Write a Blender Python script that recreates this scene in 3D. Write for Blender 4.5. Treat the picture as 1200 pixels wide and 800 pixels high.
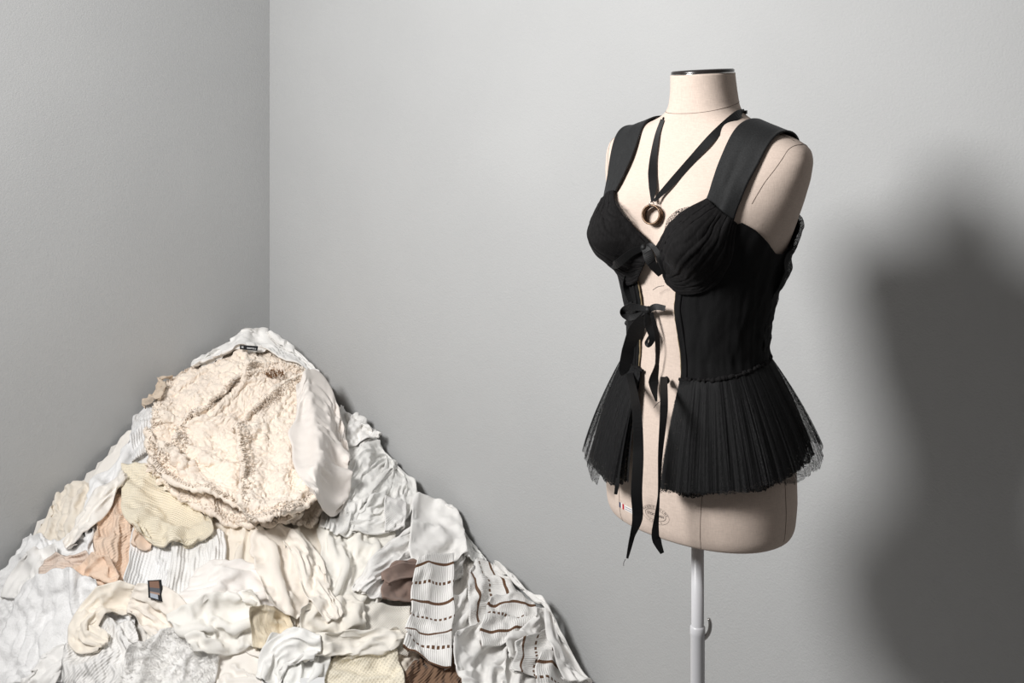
import bpy, bmesh, math, random
import numpy as np
from mathutils import Vector, Matrix
from mathutils.bvhtree import BVHTree

scn = bpy.context.scene
col = scn.collection
for o in list(bpy.data.objects):
    bpy.data.objects.remove(o)

# ------------------------------------------------------------------ camera
FPX, HZ, CAM_H = 1350.0, 95.0, 1.6          # focal length in pixels of a 1200 px wide frame, horizon row, eye height
cam_d = bpy.data.cameras.new('camera')
cam_d.sensor_width = 36.0
cam_d.lens = FPX / 1200 * 36
cam_d.shift_y = (HZ - 400) / 1200           # level shift lens: verticals stay vertical
cam = bpy.data.objects.new('camera', cam_d)
cam.location = (0, 0, CAM_H)
cam.rotation_euler = (math.radians(90), 0, 0)
col.objects.link(cam)
scn.camera = cam

# ------------------------------------------------------------------ world, studio lamp, exposure
world = bpy.data.worlds.new('studio_ambient')
scn.world = world
world.use_nodes = True
bgn = world.node_tree.nodes['Background']
bgn.inputs[0].default_value = (1.0, 0.94, 0.90, 1)
bgn.inputs[1].default_value = 0.10

def area_light(name, loc, target, size, power, colr=(1, 1, 1)):
    d = bpy.data.lights.new(name, 'AREA')
    d.shape = 'DISK'
    d.size = size
    d.energy = power
    d.color = colr
    o = bpy.data.objects.new(name, d)
    o.location = loc
    o.rotation_euler = (Vector(target) - Vector(loc)).to_track_quat('-Z', 'Y').to_euler()
    col.objects.link(o)
    return o

key = area_light('key_softbox', (-1.16, 0.944, 2.20), (0.10, 2.42, 1.56), 0.56, 45, (1, 0.99, 0.98))
key.data.spread = math.radians(158)        # honeycomb grid on the softbox

scn.view_settings.view_transform = 'Standard'
scn.view_settings.look = 'None'
scn.view_settings.exposure = 0.18
scn.view_settings.gamma = 1.0
scn.view_settings.use_curve_mapping = False

# ------------------------------------------------------------------ small numpy tools
def hash01(*ks):
    h = np.zeros(np.broadcast(*ks).shape, dtype=np.uint64)
    for i, k in enumerate(ks):
        h = h ^ (np.asarray(k).astype(np.int64).astype(np.uint64) * np.uint64([73856093, 19349663, 83492791, 2654435761][i]))
    h = (h ^ (h >> np.uint64(13))) * np.uint64(1274126177)
    h = h ^ (h >> np.uint64(16))
    return (h & np.uint64(0xFFFFFF)).astype(float) / 0xFFFFFF

def noise2(x, y, seed=0):
    x = np.asarray(x, float); y = np.asarray(y, float)
    xi = np.floor(x); yi = np.floor(y)
    fx = x - xi; fy = y - yi
    fx = fx * fx * (3 - 2 * fx); fy = fy * fy * (3 - 2 * fy)
    s = np.full(np.broadcast(x, y).shape, seed + 11)
    a = hash01(xi + 5000, yi + 5000, s); b = hash01(xi + 5001, yi + 5000, s)
    c = hash01(xi + 5000, yi + 5001, s); d = hash01(xi + 5001, yi + 5001, s)
    return (a + (b - a) * fx + (c - a) * fy + (a - b - c + d) * fx * fy) * 2 - 1

def fbm2(x, y, seed=0, octaves=3):
    r = 0; amp = 1
    for k in range(octaves):
        r = r + amp * noise2(x * 2 ** k, y * 2 ** k, seed + 17 * k)
        amp *= 0.5
    return r

def smooth_interp(x, xs, ys, k=0.010):
    g = np.linspace(xs[0] - .1, xs[-1] + .1, 1400)
    v = np.interp(g, xs, ys)
    n = max(3, int(k / (g[1] - g[0])) * 2 + 1)
    ker = np.hanning(n + 2)[1:-1]; ker /= ker.sum()
    v = np.convolve(np.pad(v, n // 2, mode='edge'), ker, mode='valid')
    return np.interp(x, g, v)

# ------------------------------------------------------------------ materials
def new_mat(name):
    m = bpy.data.materials.new(name)
    m.use_nodes = True
    nt = m.node_tree
    b = nt.nodes['Principled BSDF']
    b.inputs['Specular IOR Level'].default_value = 0.25
    return m, nt, b

def mth(nt, op, a=None, b=None, c=None):
    n = nt.nodes.new('ShaderNodeMath'); n.operation = op
    for i, v in enumerate((a, b, c)):
        if v is None: continue
        if isinstance(v, (int, float)): n.inputs[i].default_value = v
        else: nt.links.new(v, n.inputs[i])
    return n.outputs[0]

def bump(nt, bsdf, height, strength, dist=0.002):
    n = nt.nodes.new('ShaderNodeBump')
    n.inputs['Strength'].default_value = strength
    n.inputs['Distance'].default_value = dist
    nt.links.new(height, n.inputs['Height'])
    nt.links.new(n.outputs[0], bsdf.inputs['Normal'])

def noise_node(nt, vec, scale, detail=3, rough=.5):
    n = nt.nodes.new('ShaderNodeTexNoise')
    n.inputs['Scale'].default_value = scale
    n.inputs['Detail'].default_value = detail
    n.inputs['Roughness'].default_value = rough
    nt.links.new(vec, n.inputs['Vector'])
    return n.outputs['Fac']

def tint(nt, bsdf, fac, c0, c1, lo=0.3, hi=0.7):
    r = nt.nodes.new('ShaderNodeValToRGB')
    r.color_ramp.elements[0].position = lo; r.color_ramp.elements[0].color = (*c0, 1)
    r.color_ramp.elements[1].position = hi; r.color_ramp.elements[1].color = (*c1, 1)
    nt.links.new(fac, r.inputs[0])
    nt.links.new(r.outputs[0], bsdf.inputs['Base Color'])
    return r.outputs[0]

def tex_coord(nt, out='Object'):
    return nt.nodes.new('ShaderNodeTexCoord').outputs[out]

def sc(c, k): return tuple(min(1, x * k) for x in c)

def simple_mat(name, color, rough=.6, metal=0, spec=.3, vary=0.0, vscale=40, bstr=0, bscale=600):
    m, nt, b = new_mat(name)
    b.inputs['Base Color'].default_value = (*color, 1)
    b.inputs['Roughness'].default_value = rough
    b.inputs['Metallic'].default_value = metal
    b.inputs['Specular IOR Level'].default_value = spec
    v = tex_coord(nt)
    if vary: tint(nt, b, noise_node(nt, v, vscale), sc(color, 1 - vary), sc(color, 1 + vary))
    if bstr: bump(nt, b, noise_node(nt, v, bscale), bstr, .001)
    return m

def wall_mat():
    m, nt, b = new_mat('painted_plaster')
    v = tex_coord(nt)
    tint(nt, b, noise_node(nt, v, 3.0, 4), (.475, .48, .48), (.50, .505, .504))
    b.inputs['Roughness'].default_value = .75
    b.inputs['Specular IOR Level'].default_value = .15
    h = mth(nt, 'ADD', noise_node(nt, v, 230, 2), mth(nt, 'MULTIPLY', noise_node(nt, v, 60, 2), .5))
    bump(nt, b, h, .3, .0026)
    return m

def linen_mat(name, color):
    m, nt, b = new_mat(name)
    v = tex_coord(nt)
    mp = nt.nodes.new('ShaderNodeMapping'); mp.inputs['Scale'].default_value = (1, 1, .12)
    nt.links.new(v, mp.inputs[0])
    mq = nt.nodes.new('ShaderNodeMapping'); mq.inputs['Scale'].default_value = (.12, .12, 1)
    nt.links.new(v, mq.inputs[0])
    h = mth(nt, 'ADD', noise_node(nt, mp.outputs[0], 900, 2), noise_node(nt, mq.outputs[0], 900, 2))
    tint(nt, b, mth(nt, 'MULTIPLY', h, .5), sc(color, .9), sc(color, 1.06), .35, .65)
    b.inputs['Roughness'].default_value = .9
    bump(nt, b, h, .25, .0006)
    return m

def crease_height(nt, uv, scale=16.0):
    mp = nt.nodes.new('ShaderNodeMapping'); mp.inputs['Scale'].default_value = (1.0, .38, 1); mp.inputs['Rotation'].default_value = (0, 0, .5)
    nt.links.new(uv, mp.inputs[0])
    n = nt.nodes.new('ShaderNodeTexNoise'); n.noise_type = 'RIDGED_MULTIFRACTAL'
    n.inputs['Scale'].default_value = scale; n.inputs['Detail'].default_value = 2.0; n.inputs['Roughness'].default_value = .35
    n.inputs['Distortion'].default_value = .6
    nt.links.new(mp.outputs[0], n.inputs['Vector'])
    return n.outputs[0]

def cloth_mat(name, color, kind='plain', vary=.05, color2=None, period=.006, relief=1.0):
    m, nt, b = new_mat(name)
    b.inputs['Roughness'].default_value = .95
    b.inputs['Specular IOR Level'].default_value = .08
    b.inputs['Sheen Weight'].default_value = .12
    b.inputs['Sheen Roughness'].default_value = .6
    uv = tex_coord(nt, 'UV')
    sx = nt.nodes.new('ShaderNodeSeparateXYZ'); nt.links.new(uv, sx.inputs[0])
    U, V = sx.outputs[0], sx.outputs[1]
    big = noise_node(nt, uv, 9, 3)
    tcol = tint(nt, b, big, sc(color, 1 - vary), sc(color, 1 + vary))
    tau = 2 * math.pi
    if kind == 'rib':
        w = mth(nt, 'SINE', mth(nt, 'MULTIPLY', U, tau / period))
        k = mth(nt, 'MULTIPLY', mth(nt, 'SINE', mth(nt, 'MULTIPLY', V, tau / (period * .8))), .25)
        bump(nt, b, mth(nt, 'ADD', w, k), .6 * relief, period * .2)
    elif kind == 'knit':
        # V stitches: slanted columns
        ph = mth(nt, 'MULTIPLY', mth(nt, 'ABSOLUTE', mth(nt, 'SINE', mth(nt, 'MULTIPLY', U, math.pi / period))), 2.2)
        w = mth(nt, 'SINE', mth(nt, 'ADD', mth(nt, 'MULTIPLY', V, tau / (period * .8)), ph))
        bump(nt, b, mth(nt, 'ADD', w, ph), .8 * relief, period * .22)
    elif kind == 'cable':
        cu = mth(nt, 'SINE', mth(nt, 'MULTIPLY', U, tau / (period * 4)))
        ph = mth(nt, 'MULTIPLY', mth(nt, 'SINE', mth(nt, 'MULTIPLY', V, tau / (period * 7))), 1.6)
        w = mth(nt, 'SINE', mth(nt, 'ADD', mth(nt, 'MULTIPLY', U, tau / (period * 2)), ph))
        s = mth(nt, 'MULTIPLY', mth(nt, 'SINE', mth(nt, 'MULTIPLY', mth(nt, 'ADD', V, U), tau / period)), .35)
        bump(nt, b, mth(nt, 'ADD', mth(nt, 'ADD', w, cu), s), 0.7 * relief, period * .3)
    elif kind == 'eyelet':
        a = mth(nt, 'SINE', mth(nt, 'MULTIPLY', U, tau / period))
        c = mth(nt, 'SINE', mth(nt, 'MULTIPLY', V, tau / period))
        h = mth(nt, 'MULTIPLY', a, c)
        bump(nt, b, h, .5 * relief, period * .22)
        holes = mth(nt, 'GREATER_THAN', h, .72)
        mx = nt.nodes.new('ShaderNodeMix'); mx.data_type = 'RGBA'
        nt.links.new(holes, mx.inputs['Factor']); nt.links.new(tcol, mx.inputs[6])
        mx.inputs[7].default_value = (*(color2 or sc(color, .75)), 1)
        nt.links.new(mx.outputs[2], b.inputs['Base Color'])
    elif kind == 'gauze':
        mp = nt.nodes.new('ShaderNodeMapping'); mp.inputs['Scale'].default_value = (1, .22, 1)
        nt.links.new(uv, mp.inputs[0])
        h = mth(nt, 'ADD', noise_node(nt, mp.outputs[0], 170, 3), mth(nt, 'ADD', mth(nt, 'MULTIPLY', noise_node(nt, uv, 420, 2), .5), mth(nt, 'MULTIPLY', crease_height(nt, uv), 1.4)))
        bump(nt, b, h, .6 * relief, .0035)
    elif kind == 'boucle':
        vo = nt.nodes.new('ShaderNodeTexVoronoi'); vo.inputs['Scale'].default_value = 1 / period
        nt.links.new(uv, vo.inputs['Vector'])
        h = mth(nt, 'ADD', mth(nt, 'MULTIPLY', vo.outputs['Distance'], -1.0), noise_node(nt, uv, 300, 3))
        bump(nt, b, h, .55 * relief, .0022)
    elif kind == 'stripe':
        c2 = color2 or (.16, .085, .05)
        # alternate solid and dashed brown rows across V
        q = mth(nt, 'DIVIDE', V, period)
        fr = mth(nt, 'FRACT', q)
        line = mth(nt, 'LESS_THAN', mth(nt, 'ABSOLUTE', mth(nt, 'SUBTRACT', fr, .5)), .075)
        odd = mth(nt, 'GREATER_THAN', mth(nt, 'FRACT', mth(nt, 'MULTIPLY', mth(nt, 'FLOOR', q), .5)), .25)
        dash = mth(nt, 'GREATER_THAN', mth(nt, 'FRACT', mth(nt, 'DIVIDE', U, .0115)), .42)
        keep = mth(nt, 'MAXIMUM', mth(nt, 'SUBTRACT', 1.0, odd), dash)
        fac = mth(nt, 'MULTIPLY', line, keep)
        mx = nt.nodes.new('ShaderNodeMix'); mx.data_type = 'RGBA'
        nt.links.new(fac, mx.inputs['Factor']); nt.links.new(tcol, mx.inputs[6])
        mx.inputs[7].default_value = (*c2, 1)
        nt.links.new(mx.outputs[2], b.inputs['Base Color'])
        w = mth(nt, 'SINE', mth(nt, 'MULTIPLY', U, tau / .0045))
        bump(nt, b, w, .5, .0012)
    else:
        h = mth(nt, 'ADD', mth(nt, 'MULTIPLY', noise_node(nt, uv, 700, 2), .12), crease_height(nt, uv))
        bump(nt, b, h, .55 * relief, .006)
    if kind not in ('plain', 'gauze'):       # soft creases under the stitch relief
        b1 = b.inputs['Normal'].links[0].from_node
        b2 = nt.nodes.new('ShaderNodeBump'); b2.inputs['Strength'].default_value = .45; b2.inputs['Distance'].default_value = .006
        nt.links.new(crease_height(nt, uv, 12.0), b2.inputs['Height']); nt.links.new(b2.outputs[0], b1.inputs['Normal'])
    return m

def black_cloth(name, color, rough, spec, scale, bstr, stretch=(1, 1, 1)):
    m, nt, b = new_mat(name)
    v = tex_coord(nt)
    mp = nt.nodes.new('ShaderNodeMapping'); mp.inputs['Scale'].default_value = stretch
    nt.links.new(v, mp.inputs[0])
    h = noise_node(nt, mp.outputs[0], scale, 3, .6)
    tint(nt, b, h, sc(color, .65), sc(color, 1.5))
    b.inputs['Roughness'].default_value = rough
    b.inputs['Specular IOR Level'].default_value = spec
    b.inputs['Sheen Weight'].default_value = .03
    b.inputs['Sheen Roughness'].default_value = .4
    b.inputs['Sheen Tint'].default_value = (.5, .5, .55, 1)
    bump(nt, b, h, bstr, .0012)
    return m

def tulle_mat(name, color, opacity):
    m, nt, b = new_mat(name)
    b.inputs['Base Color'].default_value = (*color, 1)
    b.inputs['Roughness'].default_value = .7
    b.inputs['Specular IOR Level'].default_value = .2
    uv = tex_coord(nt, 'UV')
    vo = nt.nodes.new('ShaderNodeTexVoronoi'); vo.feature = 'DISTANCE_TO_EDGE'
    vo.inputs['Scale'].default_value = 620
    nt.links.new(uv, vo.inputs['Vector'])
    thread = mth(nt, 'LESS_THAN', vo.outputs['Distance'], opacity)
    nt.links.new(thread, b.inputs['Alpha'])
    return m

# ------------------------------------------------------------------ object tools
def tag(o, label, cat, group=None, kind=None):
    if label: o['label'] = label
    if cat: o['category'] = cat
    if group: o['group'] = group
    if kind: o['kind'] = kind
    return o

def empty(name, loc=(0, 0, 0), rotz=0.0):
    o = bpy.data.objects.new(name, None)
    o.empty_display_size = .1
    o.location = loc
    o.rotation_euler = (0, 0, rotz)
    col.objects.link(o)
    return o

def mesh_obj(name, verts, faces, mat, parent=None, smooth=True, uvs=None, origin=None):
    """verts Nx3; uvs per vertex (Nx2)"""
    verts = np.asarray(verts, float)
    loc = None
    if origin is not None:
        loc = np.asarray(origin, float); verts = verts - loc
    me = bpy.data.meshes.new(name)
    me.from_pydata([tuple(v) for v in verts.tolist()], [], faces if isinstance(faces, list) else faces.tolist())
    if uvs is not None:
        ul = me.uv_layers.new(name='UVMap')
        li = np.empty(len(me.loops), np.int32); me.loops.foreach_get('vertex_index', li)
        ul.data.foreach_set('uv', np.asarray(uvs, np.float32)[li].ravel())
    if smooth:
        me.polygons.foreach_set('use_smooth', [True] * len(me.polygons))
    me.update()
    if mat: me.materials.append(mat)
    o = bpy.data.objects.new(name, me)
    col.objects.link(o)
    if loc is not None: o.location = loc
    if parent: o.parent = parent
    return o

def grid_faces(n, m, closed=False):
    """n rows, m columns, index i*m+j"""
    jj = np.arange(m if closed else m - 1); ii = np.arange(n - 1)
    I, J = np.meshgrid(ii, jj, indexing='ij')
    J2 = (J + 1) % m
    return np.stack([I * m + J, I * m + J2, (I + 1) * m + J2, (I + 1) * m + J], -1).reshape(-1, 4)

def solidify(o, t, off=1.0):
    md = o.modifiers.new('thickness', 'SOLIDIFY'); md.thickness = t; md.offset = off
    return o

def subsurf(o, l=1):
    md = o.modifiers.new('smooth', 'SUBSURF'); md.levels = l; md.render_levels = l
    return o

def box_mesh(lo, hi):
    x0, y0, z0 = lo; x1, y1, z1 = hi
    v = [(x0, y0, z0), (x1, y0, z0), (x1, y1, z0), (x0, y1, z0), (x0, y0, z1), (x1, y0, z1), (x1, y1, z1), (x0, y1, z1)]
    f = [(0, 3, 2, 1), (4, 5, 6, 7), (0, 1, 5, 4), (1, 2, 6, 5), (2, 3, 7, 6), (3, 0, 4, 7)]
    return v, f

def tube(path, rad, n=10, closed=False, cap=True):
    path = np.asarray(path, float); m = len(path)
    rad = np.broadcast_to(np.asarray(rad, float), (m,))
    if closed: tan = np.roll(path, -1, 0) - np.roll(path, 1, 0)
    else: tan = np.gradient(path, axis=0)
    tan /= np.linalg.norm(tan, axis=1)[:, None] + 1e-12
    ref = np.array([0, 0, 1.]) if abs(tan[0][2]) < .9 else np.array([1., 0, 0])
    V = []; nrm = np.cross(tan[0], ref); nrm /= np.linalg.norm(nrm)
    for i in range(m):
        nrm = nrm - tan[i] * np.dot(nrm, tan[i]); nrm /= np.linalg.norm(nrm)
        bi = np.cross(tan[i], nrm)
        for k in range(n):
            a = 2 * math.pi * k / n
            V.append(path[i] + rad[i] * (math.cos(a) * nrm + math.sin(a) * bi))
    F = []
    for i in range(m if closed else m - 1):
        i2 = (i + 1) % m
        for k in range(n):
            k2 = (k + 1) % n
            F.append((i * n + k, i * n + k2, i2 * n + k2, i2 * n + k))
    if cap and not closed:
        F.append(tuple(range(n - 1, -1, -1))); F.append(tuple((m - 1) * n + k for k in range(n)))
    return V, F

def lathe(profile, n=48, close=True):
    V = []; F = []; m = len(profile)
    for r, z in profile:
        for k in range(n):
            a = 2 * math.pi * k / n
            V.append((r * math.cos(a), r * math.sin(a), z))
    for i in range(m - 1):
        for k in range(n):
            k2 = (k + 1) % n
            F.append((i * n + k, i * n + k2, (i + 1) * n + k2, (i + 1) * n + k))
    if close:
        F.append(tuple(range(n - 1, -1, -1))); F.append(tuple((m - 1) * n + k for k in range(n)))
    return V, F

def catmull(pts, k=8):
    P = np.asarray(pts, float)
    Q = np.vstack([2 * P[0] - P[1], P, 2 * P[-1] - P[-2]])
    out = []
    for i in range(len(P) - 1):
        p0, p1, p2, p3 = Q[i:i + 4]
        for t in np.linspace(0, 1, k, endpoint=False):
            out.append(.5 * (2 * p1 + (p2 - p0) * t + (2 * p0 - 5 * p1 + 4 * p2 - p3) * t * t + (3 * p1 - p0 - 3 * p2 + p3) * t ** 3))
    out.append(P[-1])
    return np.array(out)

def ribbon_mesh(centers, widths, thick=.0008):
    """flat strip with thickness; widths = half-width vectors"""
    C = np.asarray(centers, float); W = np.asarray(widths, float)
    T = np.gradient(C, axis=0)
    N = np.cross(T, W); N /= np.linalg.norm(N, axis=1)[:, None] + 1e-9
    N *= thick / 2
    V = np.stack([C - W - N, C + W - N, C + W + N, C - W + N], 1).reshape(-1, 3)
    m = len(C); F = []
    for i in range(m - 1):
        for k in range(4):
            k2 = (k + 1) % 4
            F.append((i * 4 + k, i * 4 + k2, i * 4 + 4 + k2, i * 4 + 4 + k))
    F.append((3, 2, 1, 0)); F.append(tuple((m - 1) * 4 + k for k in range(4)))
    return V, F

def px_dir(px, py):
    return np.array([(px - 600) / FPX, 1.0, -(py - HZ) / FPX])

def at_depth(px, py, d):
    return np.array([0, 0, CAM_H]) + px_dir(px, py) * d

# ------------------------------------------------------------------ the room: a corner of two painted walls and a floor
ANG = math.radians(39)
BL = np.array([math.cos(ANG), -math.sin(ANG), 0.0])      # along the back wall, away from the corner
LL = np.array([-math.sin(ANG), -math.cos(ANG), 0.0])     # along the left wall, towards the camera
CORNER = np.array([-284 / FPX * 3.4, 3.4, 0.0])
PLASTER = wall_mat()
FLOORM = simple_mat('grey_floor', (.30, .30, .30), .5, vary=.05, vscale=6)

def wall_slab(name, origin, d, nrm, length, height):
    p = []
    for s in (-.12, length):
        for off in (0, -.12):
            for z in (0, height):
                p.append(origin + d * s + nrm * off + np.array([0, 0, z]))
    f = [(0, 4, 5, 1), (2, 3, 7, 6), (0, 1, 3, 2), (4, 6, 7, 5), (1, 5, 7, 3), (0, 2, 6, 4)]
    o = mesh_obj(name, p, f, PLASTER, smooth=False)
    o['kind'] = 'structure'
    return o
wall_slab('wall_back', CORNER, BL, LL, 4.6, 3.0)
wall_slab('wall_left', CORNER, LL, BL, 4.2, 3.0)
v, f = box_mesh((-3.6, -1.0, -.1), (4.2, 4.2, 0))
o = mesh_obj('floor', v, f, FLOORM, smooth=False); o['kind'] = 'structure'
# ------------------------------------------------------------------ dress form
BX, BY, YAW = .290, 1.80, math.radians(46)
ROT = -YAW                                   # body local: +y front, +x the form's left (viewer's right); local frame below
FV = np.array([-math.sin(YAW), -math.cos(YAW), 0.]); LV = np.array([math.cos(YAW), -math.sin(YAW), 0.])
# local axes: X = LV, Y = FV would mirror, so local Y points to the BACK: Yl = -FV
def to_local(p):
    q = np.asarray(p, float) - np.array([BX, BY, 0])
    return np.stack([q @ LV, q @ (-FV), q[..., 2]], -1)
def to_world(p):
    p = np.asarray(p, float)
    return np.array([BX, BY, 0]) + p[..., :1] * LV + p[..., 1:2] * (-FV) + p[..., 2:] * np.array([0, 0, 1.])

ZK = [.915, .935, .965, 1.01, 1.07, 1.13, 1.185, 1.235, 1.29, 1.34, 1.38, 1.42, 1.455, 1.482, 1.500, 1.513, 1.525, 1.536, 1.546, 1.560, 1.585, 1.611]
WK = [.154, .158, .160, .158, .145, .123, .110, .115, .129, .143, .158, .173, .184, .189, .185, .164, .126, .091, .067, .0555, .0510, .0490]
FK = [.104, .107, .108, .104, .094, .089, .087, .089, .091, .093, .093, .089, .081, .068, .060, .056, .053, .051, .050, .0495, .049, .0490]
BK = [.108, .112, .116, .117, .105, .087, .077, .079, .086, .094, .098, .098, .092, .082, .075, .069, .063, .059, .056, .053, .051, .0490]
YK = [0, 0, 0, 0, 0, 0, 0, 0, 0, -.001, -.003, -.006, -.010, -.013, -.015, -.016, -.016, -.016, -.016, -.0155, -.015, -.013]

def body_pt(t, z):
    """t=0 front, +90deg = form's left; returns local xyz (local y is negative at the front)"""
    t = np.asarray(t, float); z = np.asarray(z, float)
    k = .012
    w = smooth_interp(z, ZK, WK, k); f_ = smooth_interp(z, ZK, FK, k); b_ = smooth_interp(z, ZK, BK, k); yc = smooth_interp(z, ZK, YK, k)
    # rounded lower edge
    e = np.clip((z - .915) / .016, 0, 1); rr = 1 - .045 * (1 - np.sqrt(np.clip(1 - (1 - e) ** 2, 0, 1)))
    s, c = np.sin(t), np.cos(t)
    n = 2 / 2.18
    x = w * rr * np.sign(s) * np.abs(s) ** n
    y = yc + np.where(c > 0, f_, b_) * rr * np.sign(c) * np.abs(c) ** n
    front = np.clip(c * 2.2, 0, 1)
    for sx in (-1, 1):
        dz = z - 1.362
        sz = np.where(dz > 0, .058, .042)
        g = np.exp(-((x - sx * .077) / .047) ** 2 - (dz / sz) ** 2)
        y = y + front * .062 * g
        x = x + front * sx * .004 * g
    # slight belly and shoulder blades
    y = y + front * .006 * np.exp(-(x / .07) ** 2 - ((z - 1.06) / .06) ** 2)
    return np.stack([x, -y, z + 0 * x], -1)

def body_nrm(t, z, e=1e-3):
    a = body_pt(t + e, z) - body_pt(t - e, z)
    b = body_pt(t, z + e) - body_pt(t, z - e)
    n = np.cross(a, b)
    return n / (np.linalg.norm(n, axis=-1, keepdims=True) + 1e-12)

def front_t(x, z):
    """angle on the front for a given local x"""
    w = smooth_interp(z, ZK, WK, .012)
    s = np.clip(np.asarray(x) / w, -.999, .999)
    return np.arcsin(np.sign(s) * np.abs(s) ** (2.18 / 2))

LINEN = linen_mat('linen_canvas', (.60, .495, .425))
SEAM = simple_mat('seam_thread', (.20, .155, .13), .9)
POLE = simple_mat('white_enamel', (.60, .60, .62), .35, spec=.5)
CAPM = simple_mat('dark_lacquer', (.02, .016, .015), .25, spec=.6)
CHROME = simple_mat('polished_steel', (.7, .68, .66), .18, metal=1)
INK = simple_mat('stamp_ink', (.12, .10, .09), .9)

NZ, NT = 130, 200
zz = np.concatenate([np.linspace(.915, .935, 12)[:-1], np.linspace(.935, 1.47, 70)[:-1], np.linspace(1.47, 1.611, 50)])
tt = np.linspace(-math.pi, math.pi, NT, endpoint=False)
Z, T = np.meshgrid(zz, tt, indexing='ij')
P = body_pt(T, Z)
tip = np.clip((Z - 1.56) / .055, 0, 1)
CAPS = lambda x, y: .048 * (.695 * x + .719 * (y - .013)) 
P[..., 2] += tip * CAPS(P[..., 0], P[..., 1])   # neck top is cut a little aslant
nb = len(zz)
Vb = P.reshape(-1, 3); Fb = grid_faces(nb, NT, True).tolist()
Vb = np.vstack([Vb, [[0, 0, .913]]]); cb = len(Vb) - 1
for k in range(NT): Fb.append((cb, (k + 1) % NT, k))
Fb.append(tuple((nb - 1) * NT + k for k in range(NT)))
form = tag(empty('dress_form', (BX, BY, 0), -YAW), 'beige linen dress form on a white pole wearing the black top', 'mannequin')
torso = mesh_obj('torso', Vb, Fb, LINEN, form)
torso['label'] = 'beige linen-covered female torso'
BVH = BVHTree.FromPolygons([tuple(v) for v in Vb.tolist()], Fb)

def on_body(px, py, off=.0):
    o_ = to_local(np.array([0, 0, CAM_H])); d = to_local(np.array([0, 0, CAM_H]) + px_dir(px, py)) - o_
    h = BVH.ray_cast(Vector(o_), Vector(d).normalized())
    if h[0] is None: return None
    n = h[1]
    if n.dot(Vector(d)) > 0: n = -n
    return np.array(h[0] + n * off)
def loc_depth(px, py, d): return to_local(at_depth(px, py, d))

# neck cap: dark lacquered disc with steel rim
yt = -.013
v, f = lathe([(.0478, -.001), (.0492, .0005), (.0492, .005), (.047, .0065), (.03, .0072), (.002, .0075)], 64)
v = [(x, y - yt, 1.611 + z + CAPS(x, y - yt)) for x, y, z in v]
mesh_obj('neck_cap', v, f, CAPM, form)['label'] = 'dark lacquered disc closing the neck'
v, f = tube([(.0494 * math.cos(a), -yt + .0494 * math.sin(a), 1.6115 + CAPS(.0494 * math.cos(a), -yt + .0494 * math.sin(a))) for a in np.linspace(0, 2 * math.pi, 64, endpoint=False)], .0009, 6, closed=True)
mesh_obj('cap_rim', v, f, CHROME, form)

# seams
def seam(ts, zs, r=.0005):
    p = body_pt(ts, zs) + body_nrm(ts, zs) * .0001
    v, f = tube(p, r, 5)
    return mesh_obj('seam', v, f, SEAM, form)
t1 = np.linspace(-math.pi, math.pi, 121)
seam(t1, 1.560 - .010 * np.cos(t1) + .003 * np.sin(t1))
for s in (-1, 1):
    za = np.linspace(.917, 1.30, 40); seam(front_t(np.interp(za, [.915, 1.0, 1.18, 1.3], [.076, .079, .055, .07]) * s, za), za)
    za = np.linspace(.917, 1.33, 40); seam(np.full(40, s * math.pi / 2), za)
    za = np.linspace(1.512, 1.556, 14); seam(np.full(14, s * math.pi / 2), za)
    # armhole seam round the shoulder end
    pts = []
    for a in np.radians(np.linspace(-6, 188, 60)):
        x = s * np.interp(math.degrees(a), [-6, 24, 60, 90, 140, 188], [.138, .150, .166, .174, .162, .14])
        d = Vector((0, -math.cos(a), math.sin(a))); base = Vector((x, .012, 1.43))
        h = BVH.ray_cast(base + d * .3, -d)
        if h[0] is not None: pts.append(np.array(h[0]) + np.array(d) * .0001)
    pts = catmull(pts[::3], 4)
    v, f = tube(pts, .0005, 5); mesh_obj('seam', v, f, SEAM, form)

# pole, collar, clamp, base
v, f = lathe([(.0098, .50), (.0098, .925)], 32); mesh_obj('pole', v, f, POLE, form)
v, f = lathe([(.0108, .02), (.0112, .03), (.0112, .735), (.0118, .737), (.0118, .7475), (.0104, .7495), (.0098, .75)], 32)
mesh_obj('lower_pole', v, f, POLE, form)
v, f = lathe([(.165, 0), (.17, .004), (.168, .010), (.06, .018), (.02, .026), (.012, .05)], 56); mesh_obj('base_plate', v, f, POLE, form)
# clamp lever: small curved hook on the viewer's right of the collar
cl = [(.0095, 0, .730), (.0135, 0, .733), (.0175, 0, .739), (.0195, 0, .747), (.0193, 0, .755), (.0172, 0, .761)]
ca = -YAW
cr = catmull([(x * math.cos(-ca) , x * math.sin(-ca), z) for x, y, z in cl], 6)
v, f = tube(cr, np.linspace(.0040, .0024, len(cr)), 10); mesh_obj('clamp_lever', v, f, CHROME, form)

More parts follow.
